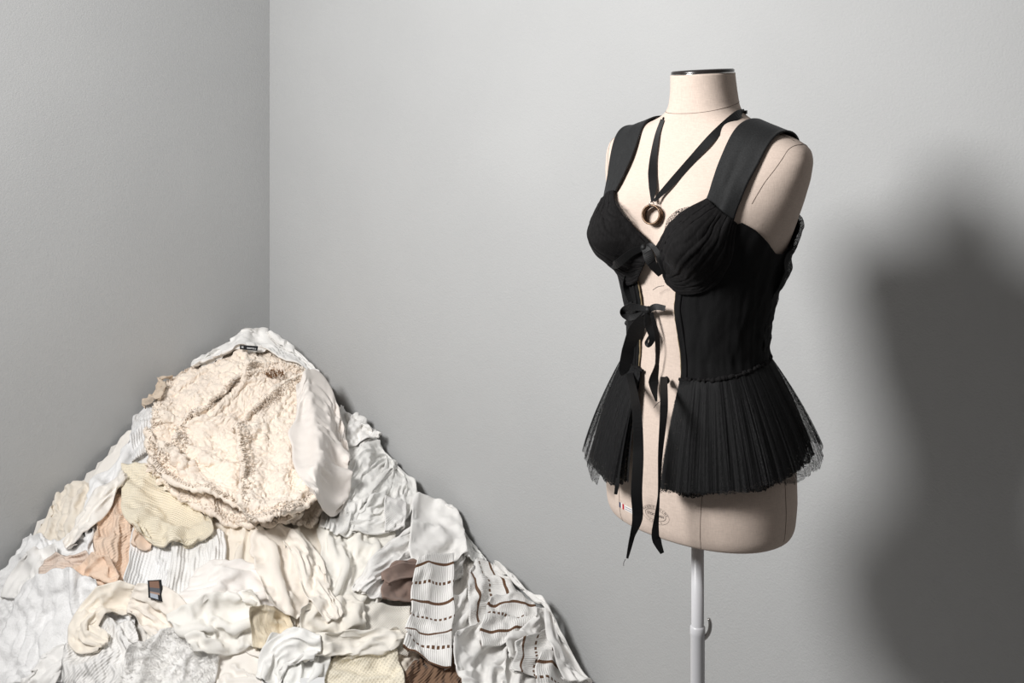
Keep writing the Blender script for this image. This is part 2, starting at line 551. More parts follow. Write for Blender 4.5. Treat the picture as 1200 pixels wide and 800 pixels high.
# printed stamp and flag label on the hip
def front_patch(px, py):
    p = on_body(px, py, .0006); return p
def text_mesh(body, size):
    cu = bpy.data.curves.new('txt', 'FONT'); cu.body = body; cu.size = size; cu.align_x = 'CENTER'; cu.align_y = 'CENTER'; cu.resolution_u = 2
    ob = bpy.data.objects.new('txt', cu); col.objects.link(ob)
    dg = bpy.context.evaluated_depsgraph_get()
    me = ob.evaluated_get(dg).to_mesh()
    v = np.array([tuple(x.co) for x in me.vertices]); f = [tuple(p.vertices) for p in me.polygons]
    ob.evaluated_get(dg).to_mesh_clear()
    bpy.data.objects.remove(ob); bpy.data.curves.remove(cu)
    return v, f
def wrap(v2, x0, z0, off=.0005):
    """flat local print (x to viewer's right, y up) laid on the front of the hip"""
    v2 = np.asarray(v2, float)
    xs = x0 + v2[:, 0]; zs = z0 + v2[:, 1]
    t = front_t(xs, zs)
    return body_pt(t, zs) + body_nrm(t, zs) * off
def oval(rx, rz, w, n=72):
    a = np.linspace(0, 2 * math.pi, n, endpoint=False)
    v = np.concatenate([np.stack([rx * np.cos(a), rz * np.sin(a)], 1), np.stack([(rx - w) * np.cos(a), (rz - w) * np.sin(a)], 1)])
    f = [(k, (k + 1) % n, n + (k + 1) % n, n + k) for k in range(n)]
    return v, f
def px_xz(px, py):
    p = on_body(px, py); return p[0], p[2]
sx0, sz0 = px_xz(768, 603)
SV = []; SF = []
def add_print(v, f):
    n = sum(len(a) for a in SV); SV.append(np.asarray(v)[:, :2]); SF.extend([tuple(i + n for i in q) for q in f])
add_print(*oval(.0195, .0085, .0005)); add_print(*oval(.0255, .0135, .0003))
v, f = text_mesh('STOCKMAN', .0058); add_print(v, f)
def arc_text(s, rx, rz, a0, a1, size, flip=False):
    for i, ch in enumerate(s):
        a = a0 + (a1 - a0) * (i + .5) / len(s)
        v, f = text_mesh(ch, size)
        if len(v) == 0: continue
        rot = math.atan2(-rx * math.sin(a), rz * math.cos(a))
        tx, ty = -rx * math.sin(a), rz * math.cos(a)
        ang = math.atan2(ty, tx) + (0 if flip else math.pi)
        c_, s_ = math.cos(ang), math.sin(ang)
        w = np.stack([v[:, 0] * c_ - v[:, 1] * s_ + rx * math.cos(a), v[:, 0] * s_ + v[:, 1] * c_ + rz * math.sin(a)], 1)
        add_print(w, f)
arc_text('MANNEQUINS', .0225, .0110, math.radians(168), math.radians(12), .0046)
arc_text('PARIS', .0225, .0110, math.radians(235), math.radians(305), .0038, True)
mesh_obj('stamp_print', wrap(np.vstack(SV), sx0, sz0), SF, INK, torso, smooth=False)['label'] = 'oval maker stamp printed in dark ink'
fx, fz = px_xz(728.5, 592)
def strip2(x0, x1, y0, y1, n=6):
    xs = np.linspace(x0, x1, n); v = [(x, y0) for x in xs] + [(x, y1) for x in xs]
    return np.array(v), [(k, k + 1, n + k + 1, n + k) for k in range(n - 1)]
v, f = strip2(-.006, .0295, -.0042, .0042, 12); lab = mesh_obj('fabric_label', wrap(v, fx, fz, .0004), f, simple_mat('label_white', (.74, .70, .66), .8), torso, False)
lab['label'] = 'small white label with blue white and red flag'
for nm, x0, c in (('blue_stripe', -.006, (.03, .04, .09)), ('red_stripe', .003, (.45, .02, .03))):
    v, f = strip2(x0, x0 + .0042, -.0042, .0042, 3); mesh_obj(nm, wrap(v, fx, fz, .0008), f, simple_mat(nm, c, .8), lab, False)
for k, yy in enumerate((.0015, -.0018)):
    v, f = strip2(.010, .028, yy - .0004, yy + .0004, 8); mesh_obj('label_print', wrap(v, fx, fz, .0008), f, simple_mat('print_blue', (.12, .13, .22), .8), lab, False)

# ------------------------------------------------------------------ black top
top = tag(empty('corset_top', (BX, BY, 0), -YAW), 'black tie-front corset top with a gathered tulle peplum on the dress form', 'top')
TWILL = black_cloth('black_twill', (.0042, .0042, .0045), .8, .18, 700, .25)
SATIN = black_cloth('black_satin_strap', (.0125, .013, .0135), .7, .25, 500, .2)
RUCHE = black_cloth('black_ruched_tulle', (.0055, .005, .0052), .85, .18, 260, .6, (1, 1, .5))
RIB = black_cloth('black_ribbon', (.0045, .0045, .0048), .6, .3, 900, .15)
T_SHEER = tulle_mat('black_tulle', (.008, .008, .0085), .12)
T_DENSE = tulle_mat('black_tulle_dense', (.007, .007, .0075), .26)
LINING = simple_mat('raw_lining_edge', (.22, .17, .10), .9, vary=.3, vscale=120)

ZO = [1.0, 1.165, 1.20, 1.262, 1.30, 1.33, 1.352, 1.365]
XO = [.030, .036, .034, .026, .033, .034, .019, .008]
def x_open(z, side=1): return smooth_interp(z, ZO, XO, .012) + (0 if side > 0 else .011 * np.clip((1.355 - z) / .02, 0, 1))
TZT = np.radians([0, 14, 26, 40, 50, 60, 72, 84, 92, 104, 118, 145, 180])
ZTT = [1.345, 1.352, 1.368, 1.386, 1.396, 1.386, 1.368, 1.349, 1.347, 1.362, 1.388, 1.405, 1.41]
def z_top(t): return np.interp(np.abs(t), TZT, ZTT)
def z_seam(t): return 1.176 - .020 * np.clip(np.cos(t), 0, 1) + .008 * np.clip(-np.cos(t), 0, 1)

def panel(side):
    nr, nc = 60, 120
    r = np.linspace(0, 1, nr)[:, None]; c = np.linspace(0, 1, nc)[None, :]
    t = np.zeros((nr, nc)); z = np.zeros((nr, nc))
    zf = z_seam(0) + (1.352 - z_seam(0)) * r
    t0 = front_t(x_open(zf, side), zf)                     # opening edge
    t = t0 + (math.pi - t0) * c ** 1.15
    z = z_seam(t) + (z_top(t) - z_seam(t)) * r
    t0b = front_t(x_open(z, side), z); t = t0b + (math.pi - t0b) * c ** 1.15
    z = z_seam(t) + (z_top(t) - z_seam(t)) * r
    off = .0045 + .0012 * fbm2(t * 9, z * 22, 3) + .0022 * np.clip(noise2(t * 3 + z * 20, z * 75 + t * 4, 5), 0, 1) * np.clip((t - 1.2) * 1.5, 0, 1)
    p = body_pt(t, z) + body_nrm(t, z) * off[..., None]
    uv = np.stack([t * .12, z], -1).reshape(-1, 2)
    p = p.copy()
    F = grid_faces(nr, nc)
    if side < 0: p[..., 0] *= -1; F = F[:, ::-1]
    o = mesh_obj('bodice_panel', p.reshape(-1, 3), F, TWILL, top, uvs=uv)
    solidify(o, .0012)
    # frayed raw edge of pale lining along the opening
    e = p[:42, 0].copy(); e[:, 0] -= side * .0006
    tb = tube(e + np.array([0, .001, 0]), .0012 * (1 + .5 * noise2(np.arange(42) * .7, 0 * np.arange(42), 9)), 6)
    mesh_obj('lining_edge', *tb, LINING, o)
    # boning channel next to the edge
    e2 = p[:44, 5] + np.array([0, -.0012, 0]); mesh_obj('edge_binding', *tube(e2, .0022, 8), TWILL, o)
    return o
for s in (1, -1): panel(s)

# bust cups with ruched tulle
def cup(side):
    i0 = .020 if side > 0 else .036
    a = catmull([(.004, 1.352), (.026, 1.372), (.056, 1.398), (.086, 1.424)], 14)
    b = catmull([(i0, 1.300), (i0 + .026, 1.288), (.086, 1.304), (.116, 1.345), (.123, 1.395)], 11)
    def rs(c, n):
        d = np.concatenate([[0], np.cumsum(np.linalg.norm(np.diff(c, axis=0), axis=1))]); d /= d[-1]
        return np.stack([np.interp(np.linspace(0, 1, n), d, c[:, k]) for k in range(2)], 1)
    n, m = 90, 70
    A, B = rs(a, n), rs(b, n)
    q = np.linspace(0, 1, m)[None, :, None]
    XZ = A[:, None] * (1 - q) + B[:, None] * q
    x, z = XZ[..., 0], XZ[..., 1]
    t = front_t(x, z)
    pp = np.linspace(0, 1, n)[:, None] + 0 * x; qq = q[..., 0] + 0 * x
    wob = 1.1 * fbm2(pp * 2.2, qq * 3, 21 + side)
    ru = np.sin(qq * 58 + wob * 6.0) * .5 + .5 * np.sin(qq * 97 + 3 + wob * 9) + .5 * noise2(qq * 40 + wob * 4, pp * 6, 77)
    env = np.sin(np.pi * np.clip(pp, .04, .97)) ** .4 * np.clip(np.minimum(qq, 1 - qq) * 14, 0, 1)
    off = .0065 + .0035 * np.sin(np.pi * qq) ** .7 + .0010 * ru * env + .0015 * fbm2(pp * 5, qq * 5, 4)
    P_ = body_pt(t, z) + body_nrm(t, z) * off[..., None]
    F = grid_faces(n, m)
    if side < 0: P_[..., 0] *= -1
    else: F = F[:, ::-1]
    o = mesh_obj('bust_cup', P_.reshape(-1, 3), F, RUCHE, top, uvs=np.stack([pp * .1, qq * .08], -1).reshape(-1, 2))
    solidify(o, .003, -1)
    # binding at the strap seam and along the neckline
    mesh_obj('neckline_binding', *tube(P_[:, 1], .0017, 8), TWILL, o)
    mesh_obj('strap_seam', *tube(P_[-2, :-1], .0020, 8), TWILL, o)
    # sheer tulle peeking over the neckline
    k = 46; s0 = np.arange(30, 30 + k)
    rows = []
    for h in np.linspace(0, 1, 5):
        r = P_[s0, 1] + np.array([-side * .006, -.001, .008]) * (h * np.sin(np.pi * np.linspace(0, 1, k)) ** .6)[:, None]
        rows.append(r)
    R = np.array(rows)
    mesh_obj('tulle_frill', R.reshape(-1, 3), grid_faces(5, k), T_SHEER, o, uvs=np.stack(np.meshgrid(np.linspace(0, .01, 5), np.linspace(0, .05, k), indexing='ij'), -1).reshape(-1, 2))
    return o
for s in (1, -1): cup(s)

# wide shoulder straps, over the shoulder ridge and down the back
def strap(side):
    al = np.radians(np.linspace(12.5, 158, 60))
    ad = np.degrees(al)
    xi = np.interp(ad, [17, 45, 70, 90, 110, 158], [.087, .083, .085, .092, .088, .066])
    xo = np.interp(ad, [17, 45, 70, 90, 110, 158], [.124, .131, .142, .152, .146, .120])
    ker = np.hanning(13); ker /= ker.sum()
    xi = np.convolve(np.pad(xi, 6, mode='edge'), ker, 'valid'); xo = np.convolve(np.pad(xo, 6, mode='edge'), ker, 'valid')
    m = 22; P_ = np.zeros((60, m, 3))
    for i, a in enumerate(al):
        for j in range(m):
            x = xi[i] + (xo[i] - xi[i]) * j / (m - 1)
            jj_ = j / (m - 1)
            a_ = a + (1 - i / 59) ** 3 * math.radians(4 - 17 * jj_)
            base = Vector((x, .0, 1.40)); d = Vector((0, -math.cos(a_), math.sin(a_)))
            h = BVH.ray_cast(base + d * .4, -d)
            pt = h[0] if h[0] is not None else base + d * .1
            P_[i, j] = np.array(pt) + np.array(d) * .0055
    for _ in range(14):                                  # a strap bridges small hollows
        P_[1:-1] = .5 * P_[1:-1] + .25 * (P_[2:] + P_[:-2])
        P_[:, 1:-1] = .6 * P_[:, 1:-1] + .2 * (P_[:, 2:] + P_[:, :-2])
    # soft lengthwise crease
    jj = np.linspace(-1, 1, m)[None, :]; ii = np.linspace(0, 1, 60)[:, None]
    lift = .0015 * fbm2(ii * 4, jj * 1.5, 8 + side) + .0025 * np.exp(-((jj - .45 + ii * .6) / .25) ** 2) * np.clip(1 - ii * 2.2, 0, 1)
    P_[..., 1] -= lift
    lift2 = .004 * np.clip((jj - .6) * 2.5, 0, 1) ** 2 * np.exp(-((ii - .52) / .12) ** 2)
    P_[..., 2] += lift2
    F = grid_faces(60, m)
    if side < 0: P_[..., 0] *= -1; F = F[:, ::-1]
    o = mesh_obj('shoulder_strap', P_.reshape(-1, 3), F, SATIN, top)
    solidify(o, .0028)
    return o
for s in (1, -1): strap(s)

# gathered sheer overlay at the back
def back_overlay(side):
    nr, nc = 50, 90
    t = np.linspace(1.62, math.pi, nc)[None, :] + np.zeros((nr, 1)); r = np.linspace(0, 1, nr)[:, None]
    z = z_seam(t) + (z_top(t) + .004 - z_seam(t)) * r
    bag = np.exp(-((z - 1.315) / .022) ** 2) * .008 + np.exp(-((z - 1.375) / .03) ** 2) * .006 + .0016 * np.clip(np.sin(z * 210 + 2 * noise2(t * 4, z * 9, 6)), 0, 1)
    off = .006 + bag + .0012 * fbm2(t * 8, z * 40, 12)
    p = body_pt(t, z) + body_nrm(t, z) * off[..., None]
    F = grid_faces(nr, nc)
    if side < 0: p[..., 0] *= -1
    return mesh_obj('tulle_overlay', p.reshape(-1, 3), F, T_DENSE, top, uvs=np.stack([t * .11, z], -1).reshape(-1, 2))
for s in (1, -1): back_overlay(s)

# gathered waist seam
def waist_gather(side):
    t = np.linspace(.26, math.pi, 260); z = z_seam(t)
    r = .0030 + .0014 * noise2(t * 46, 0 * t, 2) + .0008 * noise2(t * 90, 0 * t, 3)
    p = body_pt(t, z) + body_nrm(t, z) * .006
    p[:, 2] += .0012 * noise2(t * 30, 0 * t, 5)
    p[:, 0] *= side
    return mesh_obj('waist_gathering', *tube(p, r, 8), RUCHE, top)
for s in (1, -1): waist_gather(s)

# peplum: layered tulle, two halves with a gap at the front
def peplum(side, seed, hem_z, wh, fh, bh, amp, mat, nf, tgap, seam_off=.006):
    nr, nc = 26, 620
    v = np.linspace(0, 1, nr)[:, None]
    u = np.linspace(0, 1, nc)[None, :]
    tg0 = front_t(np.array([.035]), np.array([1.158]))[0]
    t_s = tg0 + (math.pi - tg0) * u
    t_h = tgap + (math.pi - tgap) * u
    zs = z_seam(t_s)
    S = body_pt(t_s, zs) + body_nrm(t_s, zs) * seam_off
    ph = 2 * math.pi * nf * (u + .012 * noise2(u * 14, 0 * u + .5, seed) + .006 * noise2(u * 40, 0 * u, seed + 1))
    pleat = 1.1 * noise2(u * nf * 1.7, v * .4, seed + 2) + .7 * noise2(u * nf * 3.6, v * .6, seed + 8) + 1.0 * noise2(u * 9, 0 * u, seed + 3) + .8 * noise2(u * 60, v * 1.2, seed + 6)
    sh, ch = np.sin(t_h), np.cos(t_h)
    hx = wh * sh; hy = -np.where(ch > 0, fh, bh) * ch
    hz = hem_z - .010 * np.clip(np.cos(t_h), 0, 1) ** 2 + (.022 if side > 0 else .012) * np.clip(1 - np.cos(t_h), 0, 1) + .006 * noise2(u * 10, 0 * u, seed + 4) + .0035 * (hash01((np.arange(nc) // 2)[None, :], np.full((1, nc), seed)) - .5)
    e = v ** .97
    X = S[..., 0] * (1 - e) + hx * e; Y = S[..., 1] * (1 - e) + hy * e
    Zp = S[..., 2] + (hz - S[..., 2]) * v
    nx, ny = sh / wh, -ch / fh
    nl = np.sqrt(nx ** 2 + ny ** 2); nx, ny = nx / nl, ny / nl
    puff = .005 * np.sin(np.pi * np.clip(v, 0, 1)) ** .8
    a = amp * (.18 + .82 * v ** .8) * pleat
    tx, ty = -ny, nx
    sw = amp * .8 * v * np.cos(ph * .5 + seed)
    X = X + nx * (a + puff) + tx * sw; Y = Y + ny * (a + puff) + ty * sw
    # keep outside the form
    Pp = np.stack([X, Y, Zp + 0 * X], -1)
    wz = smooth_interp(Pp[..., 2], ZK, WK, .012) + .004; fz = np.where(Pp[..., 1] < 0, smooth_interp(Pp[..., 2], ZK, FK, .012), smooth_interp(Pp[..., 2], ZK, BK, .012)) + .012
    rr = np.sqrt((Pp[..., 0] / wz) ** 2 + (Pp[..., 1] / fz) ** 2)
    k = np.where(rr < 1, 1 / np.maximum(rr, .3), 1)
    Pp[..., 0] *= k; Pp[..., 1] *= k
    if side < 0: Pp[..., 0] *= -1
    arc = np.concatenate([[0], np.cumsum(np.linalg.norm(np.diff(Pp[-1], axis=0), axis=1))])
    uv = np.stack(np.meshgrid(np.linspace(0, .17, nr), arc, indexing='ij'), -1).reshape(-1, 2)
    return mesh_obj('peplum_layer', Pp.reshape(-1, 3), grid_faces(nr, nc), mat, top, uvs=uv)
for s in (1, -1):
    dz = -.012 if s < 0 else 0
    peplum(s, 10 + s, 1.018 + dz, .156, .132, .138, .0013, T_DENSE, 40, .21)
    peplum(s, 20 + s, 1.012 + dz, .168, .140, .146, .0017, T_DENSE, 46, .21)
    peplum(s, 30 + s, 1.013 + dz, .180, .147, .158, .0020, T_DENSE, 43, .215)
    peplum(s, 40 + s, 1.016 + dz, .197, .155, .172, .0022, T_SHEER, 38, .22)
    if s < 0: peplum(s, 51, .978, .188, .148, .160, .0022, T_SHEER, 24, .55)

# ties
def ribbon(name, pts, wid, parent, mat=None, tilt=None, k=8, thick=.0008):
    """pts local points, wid half-widths, width direction across the view"""
    P_ = catmull(pts, k)
    W_ = np.interp(np.linspace(0, 1, len(P_)), np.linspace(0, 1, len(wid)), wid)
    T_ = np.gradient(P_, axis=0); T_ /= np.linalg.norm(T_, axis=1)[:, None]
    view = to_local(np.array([0, 0, CAM_H]))[None, :] - P_
    view /= np.linalg.norm(view, axis=1)[:, None]
    D_ = np.cross(T_, view); D_ /= np.linalg.norm(D_, axis=1)[:, None]
    if tilt is not None:
        tl = np.interp(np.linspace(0, 1, len(P_)), np.linspace(0, 1, len(tilt)), tilt)[:, None]
        D_ = D_ * np.cos(tl) + view * np.sin(tl)
    return mesh_obj(name, *ribbon_mesh(P_, D_ * W_[:, None] * 1.3, thick), mat or RIB, parent, smooth=False)
def B(px, py, off=.012):
    p = on_body(px, py, off)
    if p is None:                                        # just outside the outline: nearest point of the form
        best = None
        for d in np.linspace(1.55, 2.0, 60):
            q = loc_depth(px, py, d); h = BVH.find_nearest(Vector(q))
            if best is None or h[3] < best[0]: best = (h[3], q)
        p = best[1]
    return p
def fromset(lst): return [B(*a) if len(a) < 4 else loc_depth(a[0], a[1], a[3]) for a in lst]
def knot(px, py, r, off=.014, parent=top):
    c = B(px, py, off)
    v, f = lathe([(.0, -r), (r * .6, -r * .8), (r, -r * .2), (r * .95, r * .3), (r * .5, r * .85), (.0, r)], 14, close=False)
    v = np.array(v); v = v * (1 + .12 * noise2(v[:, :1] * 400, v[:, 2:] * 400, 4)) + c
    return mesh_obj('tie_knot', v, f, RIB, parent)
# upper tie: two loops running to either cup
knot(757, 287, .0058)
ribbon('tie_ribbon', fromset([(757, 287, .015), (740, 291, .017), (725, 299, .018), (715, 309, .016)]), [.003, .0045, .005, .002], top, tilt=[.2, .5, .3, .8])
ribbon('tie_ribbon', fromset([(758, 287, .016), (767, 292, .020), (775, 303, .022), (783, 318, .016)]), [.003, .006, .006, .003], top, tilt=[.2, -.4, .4, .2])
ribbon('tie_ribbon', fromset([(758, 288, .013), (772, 287, .015), (783, 298, .014), (788, 325, .010)]), [.002, .003, .003, .003], top)
ribbon('tie_ribbon', fromset([(754, 289, .011), (744, 305, .010), (740, 330, .009), (746, 352, .010)]), [.003, .005, .006, .004], top, tilt=[.3, .7, .7, .3])
# middle bow
knot(767, 361, .0056)
ribbon('bow_loop', fromset([(766, 360, .014), (752, 357, .022), (744, 363, .022), (750, 370, .018), (765, 363, .014)]), [.003, .005, .005, .004, .002], top, tilt=[.2, .6, 1.0, .5, .2])
ribbon('bow_loop', fromset([(768, 361, .014), (777, 357, .018), (786, 359, .014)]), [.003, .004, .003], top, tilt=[.2, .4, .2])
ribbon('tie_ribbon', fromset([(766, 363, .014), (768, 378, .016), (773, 392, .017), (770, 402, .018), (767, 399, .018), (771, 390, .019)]), [.003, .005, .004, .0022, .002, .001], top, tilt=[.2, .5, .2, .4, .2, .2])
ribbon('tie_ribbon', fromset([(764, 364, .012), (754, 385, .013), (747, 412, .014), (743, 432, .018), (739, 440, .016)]), [.003, .010, .010, .006, .001], top, tilt=[.2, .3, .4, .3, .2])
ribbon('tie_ribbon', fromset([(770, 364, .013), (777, 395, .014), (776, 425, .012), (772, 447, .012), (775, 470, .012)]), [.002, .0035, .003, .006, .001], top, tilt=[.2, .6, .8, .2, .2])
# waist tie: two long tails hanging to below the torso
ribbon('tie_ribbon', [B(748, 437, .016), loc_depth(746, 480, 1.665), loc_depth(748, 530, 1.640), loc_depth(746, 575, 1.628), loc_depth(747, 606, 1.632), loc_depth(741, 628, 1.640), loc_depth(735, 654, 1.640)],
       [.004, .0052, .0058, .0062, .0058, .0034, .0012], top, tilt=[.2, .3, .1, .15, .1, .7, .2], k=10)
ribbon('tie_ribbon', [B(785, 440, .016), loc_depth(778, 480, 1.640), loc_depth(774, 530, 1.618), loc_depth(772, 580, 1.608), loc_depth(768, 622, 1.612), loc_depth(770, 634, 1.614), loc_depth(776, 648, 1.614)],
       [.004, .0045, .003, .0014, .0040, .0048, .0022], top, tilt=[.2, .3, .6, .9, .3, .1, .2], k=10)
knot(786, 444, .0055, .012)
# loose frayed threads
for pts in ([(733, 655), (731, 659), (731, 663)], [(774, 470), (769, 474), (766, 478)]):
    q = [loc_depth(a, b, 1.64) for a, b in pts]
    mesh_obj('loose_thread', *tube(catmull(q, 5), .0004, 4), RIB, top)
q = [B(783, 333, .010), B(777, 334, .012), B(771, 338, .012)]
mesh_obj('loose_thread', *tube(catmull(q, 5), .0004, 4), RIB, top)
# little covered button on the viewer's left and hanging loop below the hem
c = B(737, 379, .004)
if c is not None:
    v, f = lathe([(0, -.004), (.003, -.003), (.0042, 0), (.003, .003), (0, .004)], 12, close=False)
    mesh_obj('covered_button', np.array(v) + c + np.array([-.004, 0, 0]), f, RIB, top)
ribbon('hanger_loop', [loc_depth(724, 560, 1.70), loc_depth(723, 569, 1.695), loc_depth(721.5, 579, 1.695)], [.0022, .0024, .0018], top, mat=T_DENSE)

# ------------------------------------------------------------------ pendant necklace
neck = tag(empty('pendant_necklace', (BX, BY, 0), -YAW), 'black ribbon necklace with a bronze ring pendant on the chest', 'necklace')
bz = lambda a, z, off: body_pt(np.array([a]), np.array([z]))[0] + body_nrm(np.array([a]), np.array([z]))[0] * off
left = [(769, 238, .012), (768, 222, .008), (767, 205, .006), (768, 185, .005), (772, 160, .004), (778, 141, .003)]
right = [(771, 238, .012), (778, 229, .008), (792, 213, .006), (812, 190, .005), (838, 160, .004), (862, 138, .003), (873, 132, .003)]
lp = [B(*a) for a in left] ; rp = [B(*a) for a in right]
lp = [p for p in lp if p is not None]; rp = [p for p in rp if p is not None]
ribbon('neck_ribbon', lp, [.0016, .0045, .0052, .0042, .0032, .0028], neck, tilt=[.2, .1, .0, .3, .5, .6])
ribbon('neck_ribbon', rp, [.0014, .0030, .0042, .0046, .0050, .0054, .0050], neck, tilt=[.2, .0, .0, .0, .2, .3, .3])
# behind the neck
e0, e1 = rp[-1], lp[-1]
mid = [e0]
for s_ in np.linspace(0, 1, 14):
    a = math.radians(108) + math.radians(148) * s_
    mid.append(bz(a, 1.549, .004))
mid.append(e1)
Pm = catmull(mid, 5); up = np.tile(np.array([0, 0, .0028]), (len(Pm), 1))
mesh_obj('neck_ribbon', *ribbon_mesh(Pm, up, .0008), RIB, neck, smooth=False)
# ring: broad band with raised rims, lying against the chest, axis leaning to the viewer
BRONZE = simple_mat('aged_bronze', (.15, .10, .068), .42, metal=1, vary=.35, vscale=300, bstr=.2, bscale=500)
rc = B(767.5, 253, .0085)
prof = []
ri, ro, hw = .0128, .0146, .0062
ring_prof = [(ri, -hw), (ro + .0008, -hw), (ro + .0008, -hw + .0016), (ro, -hw + .0022), (ro, hw - .0022), (ro + .0008, hw - .0016), (ro + .0008, hw), (ri, hw), (ri + .0004, 0)]
V = []; F = []; n = 72; m = len(ring_prof)
for k in range(n):
    a = 2 * math.pi * k / n
    for r, h in ring_prof: V.append((r * math.cos(a), r * math.sin(a), h))
for k in range(n):
    for j in range(m):
        F.append((k * m + j, k * m + (j + 1) % m, ((k + 1) % n) * m + (j + 1) % m, ((k + 1) % n) * m + j))
vw = to_local(np.array([0, 0, CAM_H])) - rc; vw /= np.linalg.norm(vw)
right_l = to_local(np.array([1., 0, 0]) + np.array([BX, BY, 0])) ; right_l = np.array([right_l[0], right_l[1], 0])
axis = vw + right_l * -.52 + np.array([0, 0, .12]); axis /= np.linalg.norm(axis)
M = Vector(axis).to_track_quat('Z', 'Y').to_matrix()
V = np.array([np.array(M @ Vector(p)) for p in V]) + rc
mesh_obj('ring_pendant', V, F, BRONZE, neck)['label'] = 'aged bronze ring'
lt = rc + np.array([0, 0, .0158]) + axis * .003
pts = [lt + .0035 * (math.cos(a) * np.array([0, 0, 1.]) + math.sin(a) * right_l) for a in np.linspace(0, 2 * math.pi, 20, endpoint=False)]
mesh_obj('jump_ring', *tube(pts, .0008, 6, closed=True), CHROME, neck)
# ------------------------------------------------------------------ heap of pale clothes in the corner
NB = LL                                     # room side of the back wall is along LL, of the left wall along BL
def uv_of(p):
    q = p - CORNER
    return q @ BL, q @ LL
def heap_h(u, v):
    r = np.sqrt(u * u + v * v); ph = np.clip(np.arctan2(v, u), 0, math.pi / 2) / (math.pi / 2)
    R = HEAP_R0 + (HEAP_R1 - HEAP_R0) * ph + HEAP_RM * np.sin(ph * math.pi)
    q = HEAP_Q0 + (HEAP_Q1 - HEAP_Q0) * ph
    h = HEAP_H * (1 - np.minimum(r / R, 1.3) ** q)
    h = h + .050 * np.exp(-((u - .13) ** 2 + (v - .22) ** 2) / .030) - .045 * np.exp(-r * r / .006)
    h = h + .018 * fbm2(u * 5, v * 5, 3) + .008 * noise2(u * 14, v * 14, 8)
    return np.maximum(h, .0)
HEAP_H, HEAP_R0, HEAP_R1, HEAP_RM, HEAP_Q0, HEAP_Q1 = .80, 1.50, 1.15, .14, 1.3, 2.3

mh = (BL + LL) / np.linalg.norm(BL + LL)
tl = math.radians(38)
DV = mh * math.sin(tl) + np.array([0, 0, math.cos(tl)])
E1 = np.array([-mh[1], mh[0], 0]); E1 = E1 if E1[0] > 0 else -E1
E2 = np.cross(DV, E1); E2 = E2 if E2[2] > 0 else -E2
OB = CORNER + mh * .55 + np.array([0, 0, .45])
BAS = np.stack([E1, E2, DV])
def to_abc(p): return (np.asarray(p) - OB) @ BAS.T
def to_xyz(q): return OB + np.asarray(q) @ BAS
CELL = .008
A0, A1, B0, B1 = -1.45, 1.75, -1.35, .95
NA, NBc = int((A1 - A0) / CELL), int((B1 - B0) / CELL)
ga, gb = np.meshgrid(A0 + (np.arange(NA) + .5) * CELL, B0 + (np.arange(NBc) + .5) * CELL, indexing='ij')
HM = np.full((NA, NBc), -.9)
for c in np.arange(.55, -.9, -.012):
    todo = HM < -.89
    p = to_xyz(np.stack([ga, gb, np.full_like(ga, c)], -1))
    u, v = uv_of(p)
    ok = todo & (u > -.6) & (v > -.6) & (p[..., 2] <= heap_h(np.maximum(u, 0), np.maximum(v, 0)))
    HM[ok] = c
def blur(H):
    K = np.pad(H, 1, mode='edge')
    return (K[1:-1, 1:-1] * 4 + (K[:-2, 1:-1] + K[2:, 1:-1] + K[1:-1, :-2] + K[1:-1, 2:]) * 2 + K[:-2, :-2] + K[2:, 2:] + K[:-2, 2:] + K[2:, :-2]) / 16
for _ in range(3): HM = blur(HM)
HBASE = HM.copy()
def hm(a, b, H=None):
    H = HM if H is None else H
    x = np.clip((a - A0) / CELL - .5, 0, NA - 1.001); y = np.clip((b - B0) / CELL - .5, 0, NBc - 1.001)
    i = x.astype(int); j = y.astype(int); fx = x - i; fy = y - j
    return (H[i, j] * (1 - fx) + H[i + 1, j] * fx) * (1 - fy) + (H[i, j + 1] * (1 - fx) + H[i + 1, j + 1] * fx) * fy
CO = to_abc(np.array([0, 0, CAM_H]))
def px_on_heap(px, py):
    d = px_dir(px, py) @ BAS.T
    s = np.linspace(1.5, 4.2, 1400)
    pts = CO + d[None] * s[:, None]
    below = pts[:, 2] < hm(pts[:, 0], pts[:, 1])
    k = np.argmax(below) if below.any() else 900
    return pts[k]
BLc = BL @ BAS.T; LLc = LL @ BAS.T; ZC = np.array([0, 0, 1.]) @ BAS.T
CC = to_abc(CORNER)

def patch_ab(ctrl, n, m, rnd=0.0):
    """ctrl: 4 corners or 3x3 list of pixels (rows top to bottom) -> (n,m,2) grid of heap coordinates"""
    K = np.array([px_on_heap(*c)[:2] for c in ctrl])
    s = np.linspace(0, 1, n)[:, None, None]; t = np.linspace(0, 1, m)[None, :, None]
    if rnd:                                  # soften the corners: square towards disc
        x, y = 2 * t - 1 + 0 * s, 2 * s - 1 + 0 * t
        xr, yr = x * np.sqrt(1 - y * y * .5), y * np.sqrt(1 - x * x * .5)
        k = 1 + .10 * rnd
        t = ((1 - rnd) * x + rnd * xr) * k * .5 + .5; s = ((1 - rnd) * y + rnd * yr) * k * .5 + .5
    if len(ctrl) == 4:
        tl_, tr_, br_, bl_ = K
        return (tl_ * (1 - t) + tr_ * t) * (1 - s) + (bl_ * (1 - t) + br_ * t) * s
    K = K.reshape(3, 3, 2)
    def bas(x): return [(1 - x) * (1 - 2 * x), 4 * x * (1 - x), x * (2 * x - 1)]
    bs, bt = bas(s), bas(t)
    return sum(bs[i] * bt[j] * K[i, j] for i in range(3) for j in range(3))

